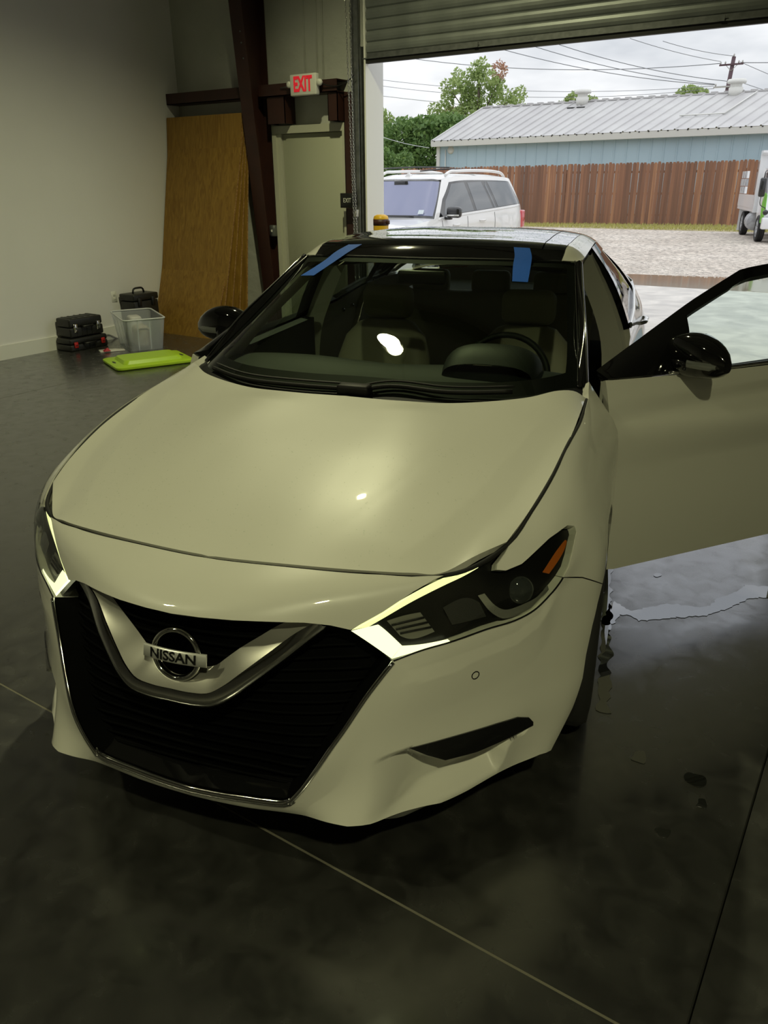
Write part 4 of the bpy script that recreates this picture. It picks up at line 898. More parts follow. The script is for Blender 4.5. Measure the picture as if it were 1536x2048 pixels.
MB().add([(-.14, 2.12, 1.785), (-.05, 2.16, 1.79), (-.08, 2.15, 1.87), (-.06, 2.3, 1.80), (-.13, 2.3, 1.80)], [(0, 1, 2), (1, 3, 2), (3, 4, 2), (4, 0, 2)]).build('antenna', m_sw, sv)
MB().bbox((-.16, 1.775, 1.64), (.12, 1.80, 1.72), .01, 1).xf(Matrix.Translation((0, 0, 0))).build('camera_housing', m_gblk, sv)
st = MB().add([(.60, 1.30, 1.185), (.70, 1.315, 1.185), (.695, 1.355, 1.25), (.60, 1.345, 1.25)], [(0, 1, 2, 3)]); o = st.build('sticker', pmat('sticker_paper', (.65, .72, .75), .6), sv); o.location = (0, -.012, .01)
MB().tube(curve([(-.3, 1.2, 1.16), (.2, 1.19, 1.165), (.55, 1.24, 1.155)], 10), .014, 6).build('wiper', m_gblk, sv)

# ---- white and green dump truck at the right edge
m_tw = pmat('truck_white', (.76, .77, .78), .35, coat=.6); m_tg = pmat('truck_green', (.16, .62, .05), .35, coat=.6); m_tglass = pmat('truck_glass', (.25, .30, .34), .05, spec=.8); m_tgrey = pmat('truck_grey', (.42, .43, .44), .5, noise=(9, (.30, .30, .31), .4, .6))
tk = empty('dump_truck', (-1.83, 25.6, -.035), math.radians(17.2), 'white and green cab-over dump truck at the lot edge', 'truck')
X = 1.0
def tpart(nm, mb, m, p=tk, **k): return mb.build(nm, m, p, **k)
cabp = [(.0, .62), (-.02, .95), (.12, 1.45), (.38, 1.98), (.55, 2.05), (1.55, 2.05), (1.6, 1.9), (1.6, .75), (1.45, .62)]
tpart('cab', MB().prism(cabp, 0, -.93, .93), m_tw)
tpart('green_panel', MB().prism([(.35, .55), (.08, .8), (.03, 1.0), (.12, 1.33), (.45, 1.40), (.75, 1.1), (.62, .55)], 0, -.945, -.925), m_tg); tpart('green_panel', MB().prism([(.35, .55), (.08, .8), (.03, 1.0), (.12, 1.33), (.45, 1.40), (.75, 1.1), (.62, .55)], 0, .925, .945), m_tg)
tpart('windshield', MB().add([(-.84, .115, 1.30), (.84, .115, 1.30), (.80, .37, 1.93), (-.80, .37, 1.93)], [(0, 1, 2, 3)]).add([(-.86, .10, 1.27), (.86, .10, 1.27), (.83, .375, 1.955), (-.83, .375, 1.955)], [(0, 1, 2, 3)]), m_tglass).location = (0, -.012, 0)
for s in (-1, 1): tpart('side_window', MB().prism([(.25, 1.38), (.52, 1.93), (1.1, 1.93), (1.1, 1.42)], 0, s*.928, s*.94), m_tglass); tpart('pillar_trim', MB().prism([(.60, 1.35), (.60, 1.98), (.66, 1.98), (.66, 1.35)], 0, s*.935, s*.95), m_gblk)
tpart('front_panel', MB().bbox((-.70, -.05, .78), (.70, .02, 1.02), .02, 1), m_tgrey)
for s in (-1, 1): tpart('headlamp', MB().bbox((s*.70, -.05, .75), (s*.92, .08, .96), .03, 2), pmat('lamp_glass', (.7, .72, .74), .1))
bp_ = tpart('bumper', MB().bbox((-.98, -.14, .40), (.98, .14, .72), .03, 2), m_tw); tpart('number_plate', MB().box((-.72, -.15, .52), (-.52, -.14, .62)), m_btrim, bp_)
for s in (-1, 1):
    mr_ = tpart('mirror', MB().bbox((s*1.10-.09, .02, 1.28), (s*1.10+.09, .12, 1.80), .05, 3), m_gblk); tpart('mirror_arm', MB().tube(curve([(s*.93, .30, 1.95), (s*1.06, .15, 1.98), (s*1.1, .07, 1.8)], 8), .014, 6), m_gblk, mr_)
    tpart('mirror_arm', MB().tube(curve([(s*1.1, .07, 1.28), (s*1.08, .05, 1.05), (s*.95, .02, .98), (s*.90, .0, .92)], 8), .012, 6), m_gblk, mr_); tpart('round_mirror', MB().lathe([(.001, -.03), (.07, -.02), (.08, .02), (.001, .03)], (s*.92, -.03, .86), 1, 14), m_gblk)
tpart('chassis', MB().box((-.42, .4, .50), (-.30, 5.6, .68)).box((.30, .4, .50), (.42, 5.6, .68)), m_dark)
bed = tpart('bed_floor', MB().box((-1.02, 1.75, .82), (1.02, 5.6, .92)), m_tw)
tpart('bulkhead', MB().prism([(1.75, .8), (1.78, 2.42), (1.55, 2.50), (1.55, 2.56), (1.95, 2.56), (1.95, .8)], 0, -1.03, 1.03), m_tw)
for s in (-1, 1):
    tpart('side_gate', MB().box((s*.98, 1.9, .92), (s*1.03, 5.6, 1.30)), m_tw)
    for i in range(5):
        for k_ in range(3): tpart('gate_block', MB().box((s*.97, 4.2+.28*i, 1.32+.24*k_), (s*1.04, 4.2+.28*i+(.24 if (i+k_) % 2 else .14), 1.32+.24*k_+.22)), m_tgrey if (i+k_) % 2 else m_tw)
    tpart('mud_flap', MB().box((s*.60, 5.05, .12), (s*1.0, 5.08, .82)), m_tw)
    for y in (.95, 4.45): wheel(tk, (s*.86, y, .38), .38, .22, s, 6, m=m_tgrey)
tpart('fuel_tank', MB().lathe([(.001, -.36), (.27, -.34), (.28, -.3), (.28, -.1), (.29, -.09), (.29, -.05), (.28, -.04), (.28, .3), (.27, .34), (.001, .36)], (-.80, 2.6, .52), 1, 20), m_tgrey)
# ================================================================== the white sedan
# car axes: X to the car's left (right in the picture), Y rearwards from the nose, Z up
CAR = empty('sedan', (0, 0, 0), math.radians(14.5), 'white sedan with its driver door open, parked in the bay', 'car')
m_paint = pmat('pearl_white_paint', (.74, .73, .64), .38, coat=1.0, coat_r=.02, spec=.4)
m_gb = pmat('gloss_black_trim', (.006, .006, .006), .06, coat=.6)
m_frit = pmat('black_frit', (.003, .003, .003), .6, spec=.15)
m_wip = pmat('wiper_black', (.006, .006, .006), .55, spec=.25)
m_grille = pmat('grille_black', (.0018, .002, .002), .7, spec=.05)
m_chr = pmat('car_chrome', (.60, .60, .57), .09, metal=1.)
m_satin = pmat('satin_silver', (.50, .49, .44), .33, metal=.75)
m_ws = glass_mat('windshield_glass', (.64, .71, .62))
m_sideglass = glass_mat('side_glass', (.80, .90, .84))
m_darkglass = glass_mat('tinted_glass', (.25, .28, .26), .25)
m_roofglass = pmat('roof_glass', (.010, .011, .013), .05, coat=1.0)
m_lens = glass_mat('lamp_lens', (.88, .90, .86), 0., .0)
m_housing = pmat('lamp_housing', (.004, .004, .0035), .3, spec=.25)
m_bright = pmat('bright_reflector', (.78, .78, .72), .22, metal=.85)
m_led = pmat('led_guide', (.8, .8, .5), .3, emit=(.93, 1.0, .42), es=1.15)
m_led2 = pmat('led_beak', (.8, .8, .6), .3, emit=(.97, 1.0, .60), es=1.45)
m_amber = pmat('amber_reflector', (.55, .13, .01), .25, coat=1)
m_leather = pmat('grey_beige_leather', (.46, .43, .33), .5, bump=(140, .05))
m_dash = pmat('dash_vinyl', (.014, .018, .016), .55, bump=(400, .06))
m_trimb = pmat('beige_trim', (.62, .61, .47), .7)
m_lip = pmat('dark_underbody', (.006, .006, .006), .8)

def smooth(a, b, x): t = np.clip((x-a)/(b-a), 0, 1); return t*t*(3-2*t)
def bumper_disp(p):
    X, Y, Z = np.abs(p[:, 0]), p[:, 1], p[:, 2]
    zl = np.interp(X, [.53, .567, .604, .669, .734, .79], [.40, .369, .338, .325, .322, .323]); xf = np.interp(Z, [.206, .224, .281, .307, .318], [.708, .719, .731, .744, .79])
    scoop = smooth(.45, .60, X)*(1-smooth(xf-.010, xf+.003, X))*smooth(.212, .262, Z)*(1-smooth(zl-.014, zl-.002, Z))
    zc = np.interp(X, [.488, .552, .614, .676, .741, .783, .813], [.568, .569, .575, .588, .598, .622, .678]); dz = Z-zc
    ledge = np.clip(1-np.where(dz > 0, dz/.035, -dz/.10), 0, 1)*smooth(.44, .56, X)*(1-smooth(.79, .83, X))
    return np.where(Y < .75, -.058*scoop+.004*ledge, 0.)

FGRID = [  # body points back-projected from image pixels, many at assumed depths, written as plain numbers
 [(0,.172,.819),(.2,.181,.823),(.4,.219,.817),(.57,.287,.807),(.692,.44,.835),(.727,.58,.874),(.749,.70,.903),(.773,.95,.946),(.789,1.2,.966),(.774,1.5,1.011)],
 [(0,.070,.797),(.2,.083,.798),(.385,.150,.785),(.53,.236,.775),(.705,.40,.790),(.785,.545,.815),(.805,.69,.858),(.815,.95,.91),(.822,1.2,.935),(.81,1.5,.961)],
 [(0,.001,.754),(.2,.030,.752),(.375,.115,.722),(.50,.190,.70),(.70,.36,.74),(.822,.525,.742),(.852,.675,.795),(.86,.95,.85),(.857,1.2,.885),(.852,1.5,.906)],
 [(0,-.012,.65),(.2,.012,.65),(.37,.092,.635),(.483,.156,.635),(.672,.31,.663),(.802,.473,.682),(.89,.668,.70),(.9,.95,.77),(.893,1.2,.81),(.892,1.5,.839)],
 [(0,-.02,.52),(.2,-.002,.52),(.345,.045,.52),(.455,.112,.545),(.662,.292,.57),(.797,.455,.58),(.902,.64,.58),(.914,.95,.67),(.911,1.2,.66),(.905,1.5,.669)],
 [(0,-.022,.38),(.2,-.012,.38),(.335,.005,.39),(.44,.072,.42),(.645,.265,.44),(.785,.428,.45),(.898,.605,.45),(.915,.95,.55),(.912,1.2,.5),(.908,1.5,.5)],
 [(0,-.017,.262),(.15,-.016,.271),(.29,-.008,.292),(.425,.035,.315),(.632,.228,.33),(.768,.395,.335),(.885,.565,.33),(.91,.95,.4),(.905,1.2,.35),(.905,1.5,.317)],
 [(0,-.004,.222),(.15,-.002,.228),(.3,.004,.243),(.42,.0,.246),(.61,.192,.208),(.74,.37,.205),(.838,.485,.195),(.9,.95,.2),(.89,1.2,.2),(.885,1.5,.2)]]
F = Surf(FGRID, sym=True, disp=bumper_disp)
HGRID = [
 [(0,.172,.819),(.2,.181,.823),(.4,.219,.817),(.5,.25,.812),(.57,.287,.807),(.63,.36,.826),(.692,.44,.835)],
 [(0,.42,.884),(.2,.42,.886),(.36,.435,.885),(.49,.47,.875),(.6,.52,.869),(.67,.56,.870),(.727,.58,.874)],
 [(0,.66,.928),(.2,.66,.931),(.38,.67,.932),(.52,.70,.919),(.62,.74,.913),(.70,.78,.913),(.760,.80,.920)],
 [(0,.90,.963),(.2,.90,.966),(.4,.92,.970),(.55,.96,.961),(.66,1.0,.954),(.73,1.02,.95),(.780,1.05,.955)],
 [(0,1.117,.992),(.2,1.103,.995),(.4,1.128,.997),(.6,1.22,1.008),(.69,1.305,1.018),(.745,1.35,1.008),(.785,1.36,.98)]]
def hood_disp(p):
    X, Y = np.abs(p[:, 0]), p[:, 1]; xc = np.interp(Y, [.2, .425, .615, .948, 1.2], [.42, .52, .58, .643, .70])
    d = X-xc; r = np.clip(1-np.where(d > 0, d/.085, -d/.20), 0, 1); dome = np.exp(-((X-.26)/.10)**2)*smooth(.55, .95, Y)*(1-smooth(1.0, 1.12, Y))
    return (.006*r+.005*dome)*smooth(.20, .34, Y)*(1-smooth(1.02, 1.18, Y)*.8)
H = Surf(HGRID, sym=True, disp=hood_disp)
panel('hood', H, ring4(H, 40), m_paint, CAR, gap=.0035, step=.013, both=True, uvpoly=True, depth=.02)

HCUT = [(0,.172,.819),(.1,.174,.821),(.2,.181,.823),(.3,.197,.821),(.4,.219,.817),(.5,.25,.812),(.57,.287,.807)]
LAMP_TOP = [(.57,.287,.805),(.512,.225,.781),(.452,.175,.744),(.388,.13,.712)]
NOSELOW = [(.388,.13,.712),(.35,.103,.730),(.3,.073,.744),(.23,.043,.751),(.15,.018,.754),(.07,.004,.755),(0,.001,.754)]
panel('nose_panel', F, HCUT+LAMP_TOP[1:]+NOSELOW[1:], m_paint, CAR, gap=.002, step=.018, both=True, depth=.03)
LAMP_LOW = [(.483,.158,.630),(.54,.20,.645),(.60,.245,.653),(.672,.31,.663),(.738,.37,.664),(.775,.42,.673),(.802,.475,.697),(.821,.52,.724)]
ARCH_F = [(.909,.716,.62),(.906,.675,.58),(.903,.641,.527),(.898,.612,.45),(.892,.599,.38),(.878,.565,.30),(.838,.487,.198)]
BOTTOM = [(.8,.457,.207),(.737,.371,.206),(.68,.271,.205),(.61,.195,.21),(.504,.094,.222),(.42,.0,.248)]
CHIN = [(.3,.005,.246),(.15,-.002,.230),(0,-.004,.224)]
GBOT = [(0,-.016,.255),(.08,-.016,.261),(.15,-.016,.269),(.22,-.013,.278),(.272,-.009,.288)]
GSIDE = [(.305,.0,.335),(.34,.005,.389),(.375,.02,.445),(.41,.043,.497),(.447,.09,.565)]
panel('front_bumper', F, LAMP_LOW+[(.86,.61,.685)]+ARCH_F+BOTTOM+CHIN+GBOT+GSIDE, m_paint, CAR, gap=.0015, step=.011, both=True, depth=.07)
def circ(a0, a1, n=16): return [(.91, .985+.385*math.cos(math.radians(a)), .34+.385*math.sin(math.radians(a))) for a in np.linspace(a0, a1, n)]
LAMP_OUT = [(.821,.52,.724),(.832,.55,.742),(.841,.62,.792),(.839,.645,.801),(.831,.652,.811),(.814,.63,.82),(.779,.54,.816),(.73,.43,.789),(.702,.385,.789),(.682,.367,.797),(.673,.385,.805)]
FENDER = [(.680,.42,.815),(.692,.44,.835),(.727,.58,.874),(.749,.70,.903),(.773,.95,.946),(.789,1.2,.966),(.785,1.36,.98),(.776,1.44,1.0),(.774,1.497,1.011),(.81,1.497,.961),(.852,1.497,.906),(.892,1.497,.839),(.905,1.497,.669),(.908,1.497,.5),(.905,1.497,.317),(.888,1.497,.21),(.9,1.355,.21)]+circ(-16, 133)+[(.909,.716,.62),(.86,.61,.685)]+LAMP_OUT
for s in (1, -1): panel('front_fender', F, FENDER, m_paint, CAR, gap=.002, step=.02, side=s, depth=.025)

# headlamps: dark housing under a clear lens, lit guides, projector, amber reflector
LAMP = LAMP_TOP[::-1]+[(.609,.335,.822),(.669,.41,.84),(.692,.44,.835),(.680,.42,.815)]+LAMP_OUT[::-1]+LAMP_LOW[::-1][1:]
def offset_path(S, pts, off, n=30):
    q = S.inv(curve(pts, n)); return S.ev(q)+S.nrm(q)*off
for s in (1, -1):
    hs = panel('headlight', F, LAMP, m_housing, CAR, gap=.003, off=-.022, depth=.02, step=.018, side=s)
    if s < 0: hs['label'] = 'lit headlight on the far side of the nose'
    else: hs['label'] = 'lit headlight with yellow-green light guide'
    panel('lens', F, LAMP, m_lens, hs, gap=.002, off=.002, depth=.0, step=.02, side=s)
    def strip(nm, a, b, off, mat, n=26):
        A = offset_path(F, a, off, n)*[s, 1, 1]; B = offset_path(F, b, off, n)*[s, 1, 1]
        return MB().grid([[tuple(p) for p in A], [tuple(p) for p in B]]).build(nm, mat, hs)
    strip('light_guide', [(.395,.124,.714),(.452,.172,.747),(.512,.225,.778),(.572,.283,.803),(.616,.319,.811),(.646,.352,.816)], [(.429,.147,.716),(.454,.168,.729),(.514,.219,.76),(.575,.273,.785),(.615,.312,.798),(.641,.343,.808)], -.006, m_led)
    strip('light_guide', [(.394,.124,.712),(.436,.139,.676),(.482,.155,.635)], [(.448,.16,.718),(.457,.163,.71),(.501,.177,.661)], -.006, m_led2, 14)
    strip('light_guide', [(.482,.155,.634),(.539,.196,.644),(.601,.244,.652)], [(.501,.177,.661),(.537,.2,.658),(.595,.241,.659)], -.006, m_led2, 16)
    strip('reflector', [(.467,.174,.721),(.50,.20,.727),(.534,.223,.729)], [(.497,.182,.682),(.517,.192,.672),(.568,.229,.68)], -.014, m_satin, 12)
    for k in range(3):
        t_ = .25+.25*k; A0 = np.array((.467,.174,.721))*(1-t_)+np.array((.505,.187,.677))*t_; A1 = np.array((.534,.223,.729))*(1-t_)+np.array((.568,.229,.68))*t_
        MB().tube([tuple(p*[s, 1, 1]) for p in offset_path(F, [tuple(A0), tuple(A1)], -.011, 6)], .003, 5).build('reflector_fin', m_housing, hs)
    # projector lens and bracket-shaped chrome trim
    c = offset_path(F, [(.745,.408,.727),(.751,.413,.727)], -.018, 3)[0]*[s, 1, 1]
    d = Vector((s*.55, -.8, .25)).normalized(); q = d.to_track_quat('Z', 'Y').to_matrix().to_4x4()
    mb = MB(); mb.lathe([(.036, -.02), (.036, .0), (.030, .006), (.02, .012), (.001, .016)], n=24); mb.xf(Matrix.Translation(c) @ q); mb.build('projector', pmat('projector_glass', (.03, .035, .035), .03, coat=1), hs)
    strip('chrome_bracket', [(.649,.317,.747),(.681,.327,.701),(.708,.35,.674),(.736,.38,.669),(.774,.429,.673),(.802,.475,.705)], [(.663,.329,.749),(.689,.339,.714),(.709,.356,.696),(.751,.404,.694),(.779,.438,.70),(.798,.472,.722)], -.008, m_bright, 30)
    strip('amber_reflector', [(.798,.488,.746),(.812,.526,.762),(.825,.58,.783),(.828,.60,.795)], [(.783,.472,.756),(.804,.537,.785),(.817,.585,.796),(.822,.598,.798)], -.009, m_amber, 12)
    strip('inner_cell', [(.585,.25,.735),(.632,.294,.748),(.655,.315,.73)], [(.605,.255,.69),(.64,.285,.69),(.675,.318,.69)], -.012, pmat('smoked_cell', (.012, .013, .012), .1, coat=1), 12)
    MB().tube([tuple(p*[s, 1, 1]) for p in offset_path(F, LAMP_LOW, .001, 40)], .0025, 5).build('seal', m_gb, hs)

# grille
GR = [(0,.001,.754)]+NOSELOW[::-1][1:]+[(.43,.148,.67),(.483,.156,.632)]+GSIDE[::-1]+GBOT[::-1]
gr = panel('grille', F, GR, m_grille, CAR, gap=.001, off=-.065, depth=0, step=.03, both=True)
sl_ = MB()
for z in np.arange(.30, .74, .028):
    for s in (1, -1):
        w = np.interp(z, [.27, .39, .50, .63, .70, .75], [.25, .33, .40, .46, .38, .24]); xs = np.linspace(0, w, 14)
        q = F.inv([(x, 0.02+.5*x*x*(1 if z > .4 else .3), z) for x in xs]); P_ = (F.ev(q)-F.nrm(q)*.055)*[s, 1, 1]
        MB().tube([tuple(p) for p in P_], .0045, 4).build('slat', m_grille, gr)
for s in (1, -1):
    path = offset_path(F, [(.483,.156,.628)]+GSIDE[::-1]+[(.272,-.009,.288)], .002, 40)*[s, 1, 1]
    MB().tube([tuple(p) for p in path], .0065, 8).build('grille_surround', m_chr, CAR)
path = [tuple(p*[-1, 1, 1]) for p in offset_path(F, GBOT+[(.285,-.006,.30)], -.004, 16)[::-1]]+[tuple(p) for p in offset_path(F, GBOT+[(.285,-.006,.30)], -.004, 16)[1:]]
MB().tube(path, .011, 8).build('grille_surround', m_chr, CAR)
pb = [(x*.97, y+.085, z+.035) for x, y, z in path]
MB().grid([path, pb]).build('grille_sill', m_gb, CAR)
for s in (1, -1):
    e0 = offset_path(F, [(.480,.156,.632)]+[(x-.004, y, z+.002) for x, y, z in GSIDE[::-1]]+[(.268,-.009,.292)], -.001, 40)*[s, 1, 1]; e1 = offset_path(F, [(.470,.15,.632)]+[(x-.012, y, z+.004) for x, y, z in GSIDE[::-1]]+[(.258,-.009,.298)], -.068, 40)*[s, 1, 1]
    MB().grid([[tuple(p) for p in e0], [tuple(p) for p in e1]]).build('grille_liner', m_grille, CAR)
for nm, pts, S_ in (('hood_gap_shade', HCUT+[(.62,.35,.825),(.692,.44,.835)], F), ('hood_gap_shade', [(.692,.44,.835),(.727,.58,.874),(.749,.70,.903),(.773,.95,.946),(.789,1.2,.966),(.785,1.36,.98)], F)):  # dark tubes added under the hood gaps to stand in for their shade
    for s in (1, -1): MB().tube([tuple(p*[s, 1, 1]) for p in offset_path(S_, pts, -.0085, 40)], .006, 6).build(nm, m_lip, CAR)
# V-shaped chrome band and its silver inset
def msym(pts, n): 
    c = curve(pts, n); return [tuple(p*[-1, 1, 1]) for p in c[::-1]]+[tuple(p) for p in c[1:]]
VO = [(0,-.048,.545),(.06,-.047,.545),(.11,-.043,.552),(.15,-.03,.572),(.19,-.008,.602),(.25,.034,.648),(.31,.088,.692),(.352,.118,.722)]
VI = [(0,-.040,.577),(.055,-.039,.577),(.098,-.035,.583),(.132,-.022,.602),(.168,.0,.63),(.222,.038,.672),(.275,.078,.712),(.318,.098,.738)]
VS = [(0,.026,.608),(.05,.026,.608),(.085,.03,.615),(.11,.038,.635),(.14,.048,.66),(.19,.066,.695),(.24,.086,.727),(.285,.10,.742)]
back = [(x*.98, y+.04, z-.004) for x, y, z in VO]
vb = MB(); vb.grid([msym(back, 30), msym(VO, 30), msym([tuple(np.array(a)*.5+np.array(b)*.5+[0, -.010, 0]) for a, b in zip(VO, VI)], 30), msym(VI, 30)]); vb.build('v_band', m_chr, CAR)
MB().grid([msym([(x, y+.004, z-.002) for x, y, z in VI], 30), msym([tuple(np.array(a)*.5+np.array(b)*.5+[0, .004, -.004]) for a, b in zip(VI, VS)], 30), msym(VS, 30)]).build('v_inset', m_satin, CAR)
# badge
tilt = Matrix.Translation((0, .004, .645)) @ Matrix.Rotation(math.radians(-12), 4, 'X')
bg_ = MB().lathe([(.067, .004), (.066, -.006), (.060, -.010), (.054, -.006), (.053, .004)], axis=1, n=48, closed=True).xf(tilt).build('badge', m_chr, CAR)
bar = MB(); xs = np.linspace(-.084, .084, 13)
bar.grid([[(x, -.006-.010*(1-(x/.084)**2), -.0165) for x in xs], [(x, -.011-.010*(1-(x/.084)**2), -.0145) for x in xs], [(x, -.011-.010*(1-(x/.084)**2), .0145) for x in xs], [(x, -.006-.010*(1-(x/.084)**2), .0165) for x in xs]])
bar.add([(-.084, -.006, -.0165), (-.084, -.011, -.0145), (-.084, -.011, .0145), (-.084, -.006, .0165)], [(0, 1, 2, 3)]).add([(.084, -.006, -.0165), (.084, -.011, -.0145), (.084, -.011, .0145), (.084, -.006, .0165)], [(3, 2, 1, 0)])
bar.xf(tilt).build('name_bar', pmat('bright_chrome', (.78, .78, .74), .30, metal=.6), bg_)
tx = text('lettering', 'NISSAN', .033, m_gb, bg_, RX, ext=.0008, sx=1.12, bold=.0006)
for v in tx.data.vertices: v.co.y += -.0122-.010*(1-(v.co.x/.084)**2)
tx.data.transform(tilt)
MB().lathe([(.0525, .0), (.001, .0)], axis=1, n=36).xf(tilt @ Matrix.Translation((0, .006, 0))).build('badge_back', m_grille, bg_)

# fog lamp slots and parking sensor rings
FOG = [(.53,.141,.401),(.567,.167,.369),(.604,.199,.338),(.669,.269,.325),(.734,.35,.322),(.788,.422,.323),(.788,.421,.335),(.778,.408,.356),(.753,.377,.374),(.708,.323,.383),(.643,.253,.39),(.585,.193,.396)]
for s in (1, -1):
    fo = panel('fog_lamp_slot', F, FOG, m_gb, CAR, gap=0, off=.004, depth=.008, step=.02, side=s)
    c = F.inv([(.654, .282, .546)]); p = F.ev(c)[0]; nn = Vector(F.nrm(c)[0])
    mb = MB(); mb.lathe([(.0115, -.002), (.0115, .0012), (.0092, .0012), (.0092, -.002)], n=24, closed=True); q = nn.to_track_quat('Z', 'Y').to_matrix().to_4x4(); mb.xf(Matrix.Translation(p) @ q)
    if s < 0: mb.v = [(-a, b, c_) for a, b, c_ in mb.v]
    mb.build('parking_sensor', m_gb, CAR)

# windshield, frit, cowl, pillars
W = Surf([
 [(0,1.17,.990),(.25,1.165,.990),(.5,1.22,.992),(.66,1.33,.998),(.742,1.46,.995)],
 [(0,1.45,1.105),(.25,1.45,1.105),(.48,1.49,1.103),(.635,1.575,1.095),(.712,1.68,1.085)],
 [(0,1.80,1.245),(.25,1.805,1.245),(.45,1.84,1.24),(.59,1.90,1.228),(.665,1.97,1.215)],
 [(0,2.101,1.359),(.25,2.112,1.36),(.43,2.145,1.357),(.55,2.19,1.352),(.620,2.238,1.348)]], sym=True)
wsh = panel('windshield', W, ring4(W, 24), m_ws, CAR, gap=0, off=0, depth=0, step=.04, both=True, uvpoly=True)
inner = [(u*.93, .115+v*.80) for u, v in ring4(W, 24)]
def rcorner(l, r=.06): return l
fr_ = panel('frit_band', W, ring4(W, 24), m_frit, wsh, holes=[], gap=0, off=-.006, depth=0, step=.03, both=True, uvpoly=True) if False else None
# frit as border strips just under the glass
def wpt(u, v, off=-.005):
    q = np.array([[u, v]]); return (W.ev(q)+W.nrm(q)*off)[0]
us = np.linspace(-1, 1, 41); vv = np.linspace(0, 1, 21)
def wp2(u, v): p = wpt(abs(u), v); return (p[0]*(1 if u >= 0 else -1), p[1], p[2])
fb = MB()
fb.grid([[wp2(u, 0) for u in us], [wp2(u, .10+.05*abs(u)**6) for u in us]]); fb.grid([[wp2(u, .955-.015*abs(u)**8) for u in us], [wp2(u, 1) for u in us]])
for s in (1, -1): fb.grid([[wp2(s*(.93-.05*max(0, .22-v)**1), v) for v in vv], [wp2(s, v) for v in vv]])
fb.build('frit_band', m_frit, wsh)
top_ = [wp2(u, 1) for u in us]; MB().tube([(x, y+.004, z+.003) for x, y, z in top_], .006, 6).build('top_seal', m_dark, wsh)
mir_ = MB().bbox((-.11, 2.02, 1.255), (.11, 2.05, 1.315), .02, 2); mir_.build('rear_view_mirror', m_black, CAR)
cw = [[(x*s_, y, z) for x, y, z in r_] for s_ in (1,) for r_ in (
    [(0,1.10,.955),(.2,1.09,.958),(.4,1.115,.96),(.6,1.205,.97),(.7,1.30,.975),(.78,1.38,.955)],
    [(0,1.14,.978),(.2,1.13,.98),(.4,1.155,.982),(.6,1.25,.99),(.70,1.35,.995),(.775,1.46,.98)],
    [(0,1.18,.990),(.2,1.172,.990),(.4,1.195,.991),(.6,1.29,.996),(.7,1.40,1.0),(.768,1.505,.985)])]
for s in (1, -1): MB().grid([[(x*s, y, z) for x, y, z in curve(r_, 24)] for r_ in cw]).build('cowl', m_frit, CAR)
CHL = [(.774,1.488,.985),(.755,1.60,1.052),(.73,1.75,1.135),(.687,2.0,1.243),(.66,2.16,1.312),(.646,2.25,1.348)]
for s in (1, -1):
    A_ = curve([(.742,1.46,.995),(.712,1.68,1.085),(.665,1.97,1.215),(.620,2.238,1.348)], 24)+[0, 0, -.004]; B_ = curve(CHL, 24); C_ = (A_+B_)/2+[.004, -.004, .008]
    D_ = B_+[-.012, .05, -.02]; E_ = B_+[-.035, .13, -.055]
    m3 = np.array([s, 1, 1])
    pl = MB().grid([[tuple(p*m3) for p in L_] for L_ in (A_, C_, B_)]).build('a_pillar', m_gb, CAR)
    MB().grid([[tuple(p*m3) for p in L_] for L_ in (B_, D_)]).build('a_pillar_return', m_gb, pl)
    MB().grid([[tuple(p*m3) for p in L_] for L_ in (D_+[-.03, 0, -.004], E_+[-.015, -.02, 0], A_+[-.022, .012, -.016])]).build('a_pillar_trim', m_trimb, pl)
    MB().tube([tuple((p+[0, -.002, .003])*m3) for p in B_], .0042, 6).build('pillar_molding', m_chr, pl)
    MB().tube([tuple((p+[0, -.001, .005])*m3) for p in A_], .0035, 6).build('glass_molding', m_gb, pl)
# wipers
for pts in ([(.02,1.155,.998),(.12,1.19,1.015),(.34,1.185,1.012),(.55,1.235,1.018)], [(-.02,1.165,1.002),(-.2,1.155,1.004),(-.42,1.185,1.004),(-.62,1.30,1.008)]):
    w_ = MB().tube(curve(pts, 20), .008, 6).build('wiper', m_wip, CAR)
    MB().tube(curve([(x*1.0, y+.028, z+.012) for x, y, z in pts], 20), .004, 5).build('blade', m_dark, w_)
MB().bbox((-.045, 1.13, .985), (.075, 1.19, 1.022), .012, 2).build('wiper_pivot_cover', m_wip, CAR)

# roof
T = Surf([
 [(0,2.101,1.359),(.3,2.118,1.36),(.5,2.166,1.356),(.585,2.21,1.352),(.646,2.25,1.347)],
 [(0,2.177,1.408),(.3,2.2,1.404),(.5,2.244,1.393),(.588,2.285,1.384),(.652,2.32,1.356)],
 [(0,2.5,1.436),(.3,2.5,1.433),(.5,2.5,1.42),(.592,2.5,1.405),(.655,2.5,1.372)],
 [(0,2.8,1.446),(.3,2.8,1.443),(.5,2.8,1.429),(.590,2.8,1.413),(.65,2.8,1.382)],
 [(0,3.2,1.433),(.3,3.2,1.43),(.5,3.2,1.415),(.578,3.2,1.399),(.632,3.2,1.37)],
 [(0,3.55,1.396),(.3,3.55,1.392),(.5,3.55,1.376),(.558,3.55,1.36),(.607,3.55,1.33)],
 [(0,3.82,1.345),(.3,3.82,1.341),(.5,3.84,1.325),(.54,3.85,1.31),(.585,3.86,1.282)]], sym=True)
def tuv(x0, x1, v0, v1):
    """patch of the roof between two lateral fractions"""
    a = [(u, v0) for u in np.linspace(x0, x1, 12)][:-1]+[(x1, v) for v in np.linspace(v0, v1, 16)][:-1]+[(u, v1) for u in np.linspace(x1, x0, 12)][:-1]
    return a+[(x0, v) for v in np.linspace(v1, v0, 16)][:-1]
ub, ue = .742, .872     # black glass edge, rail edge
v1_ = T.kv[1]/T.kv[-1]
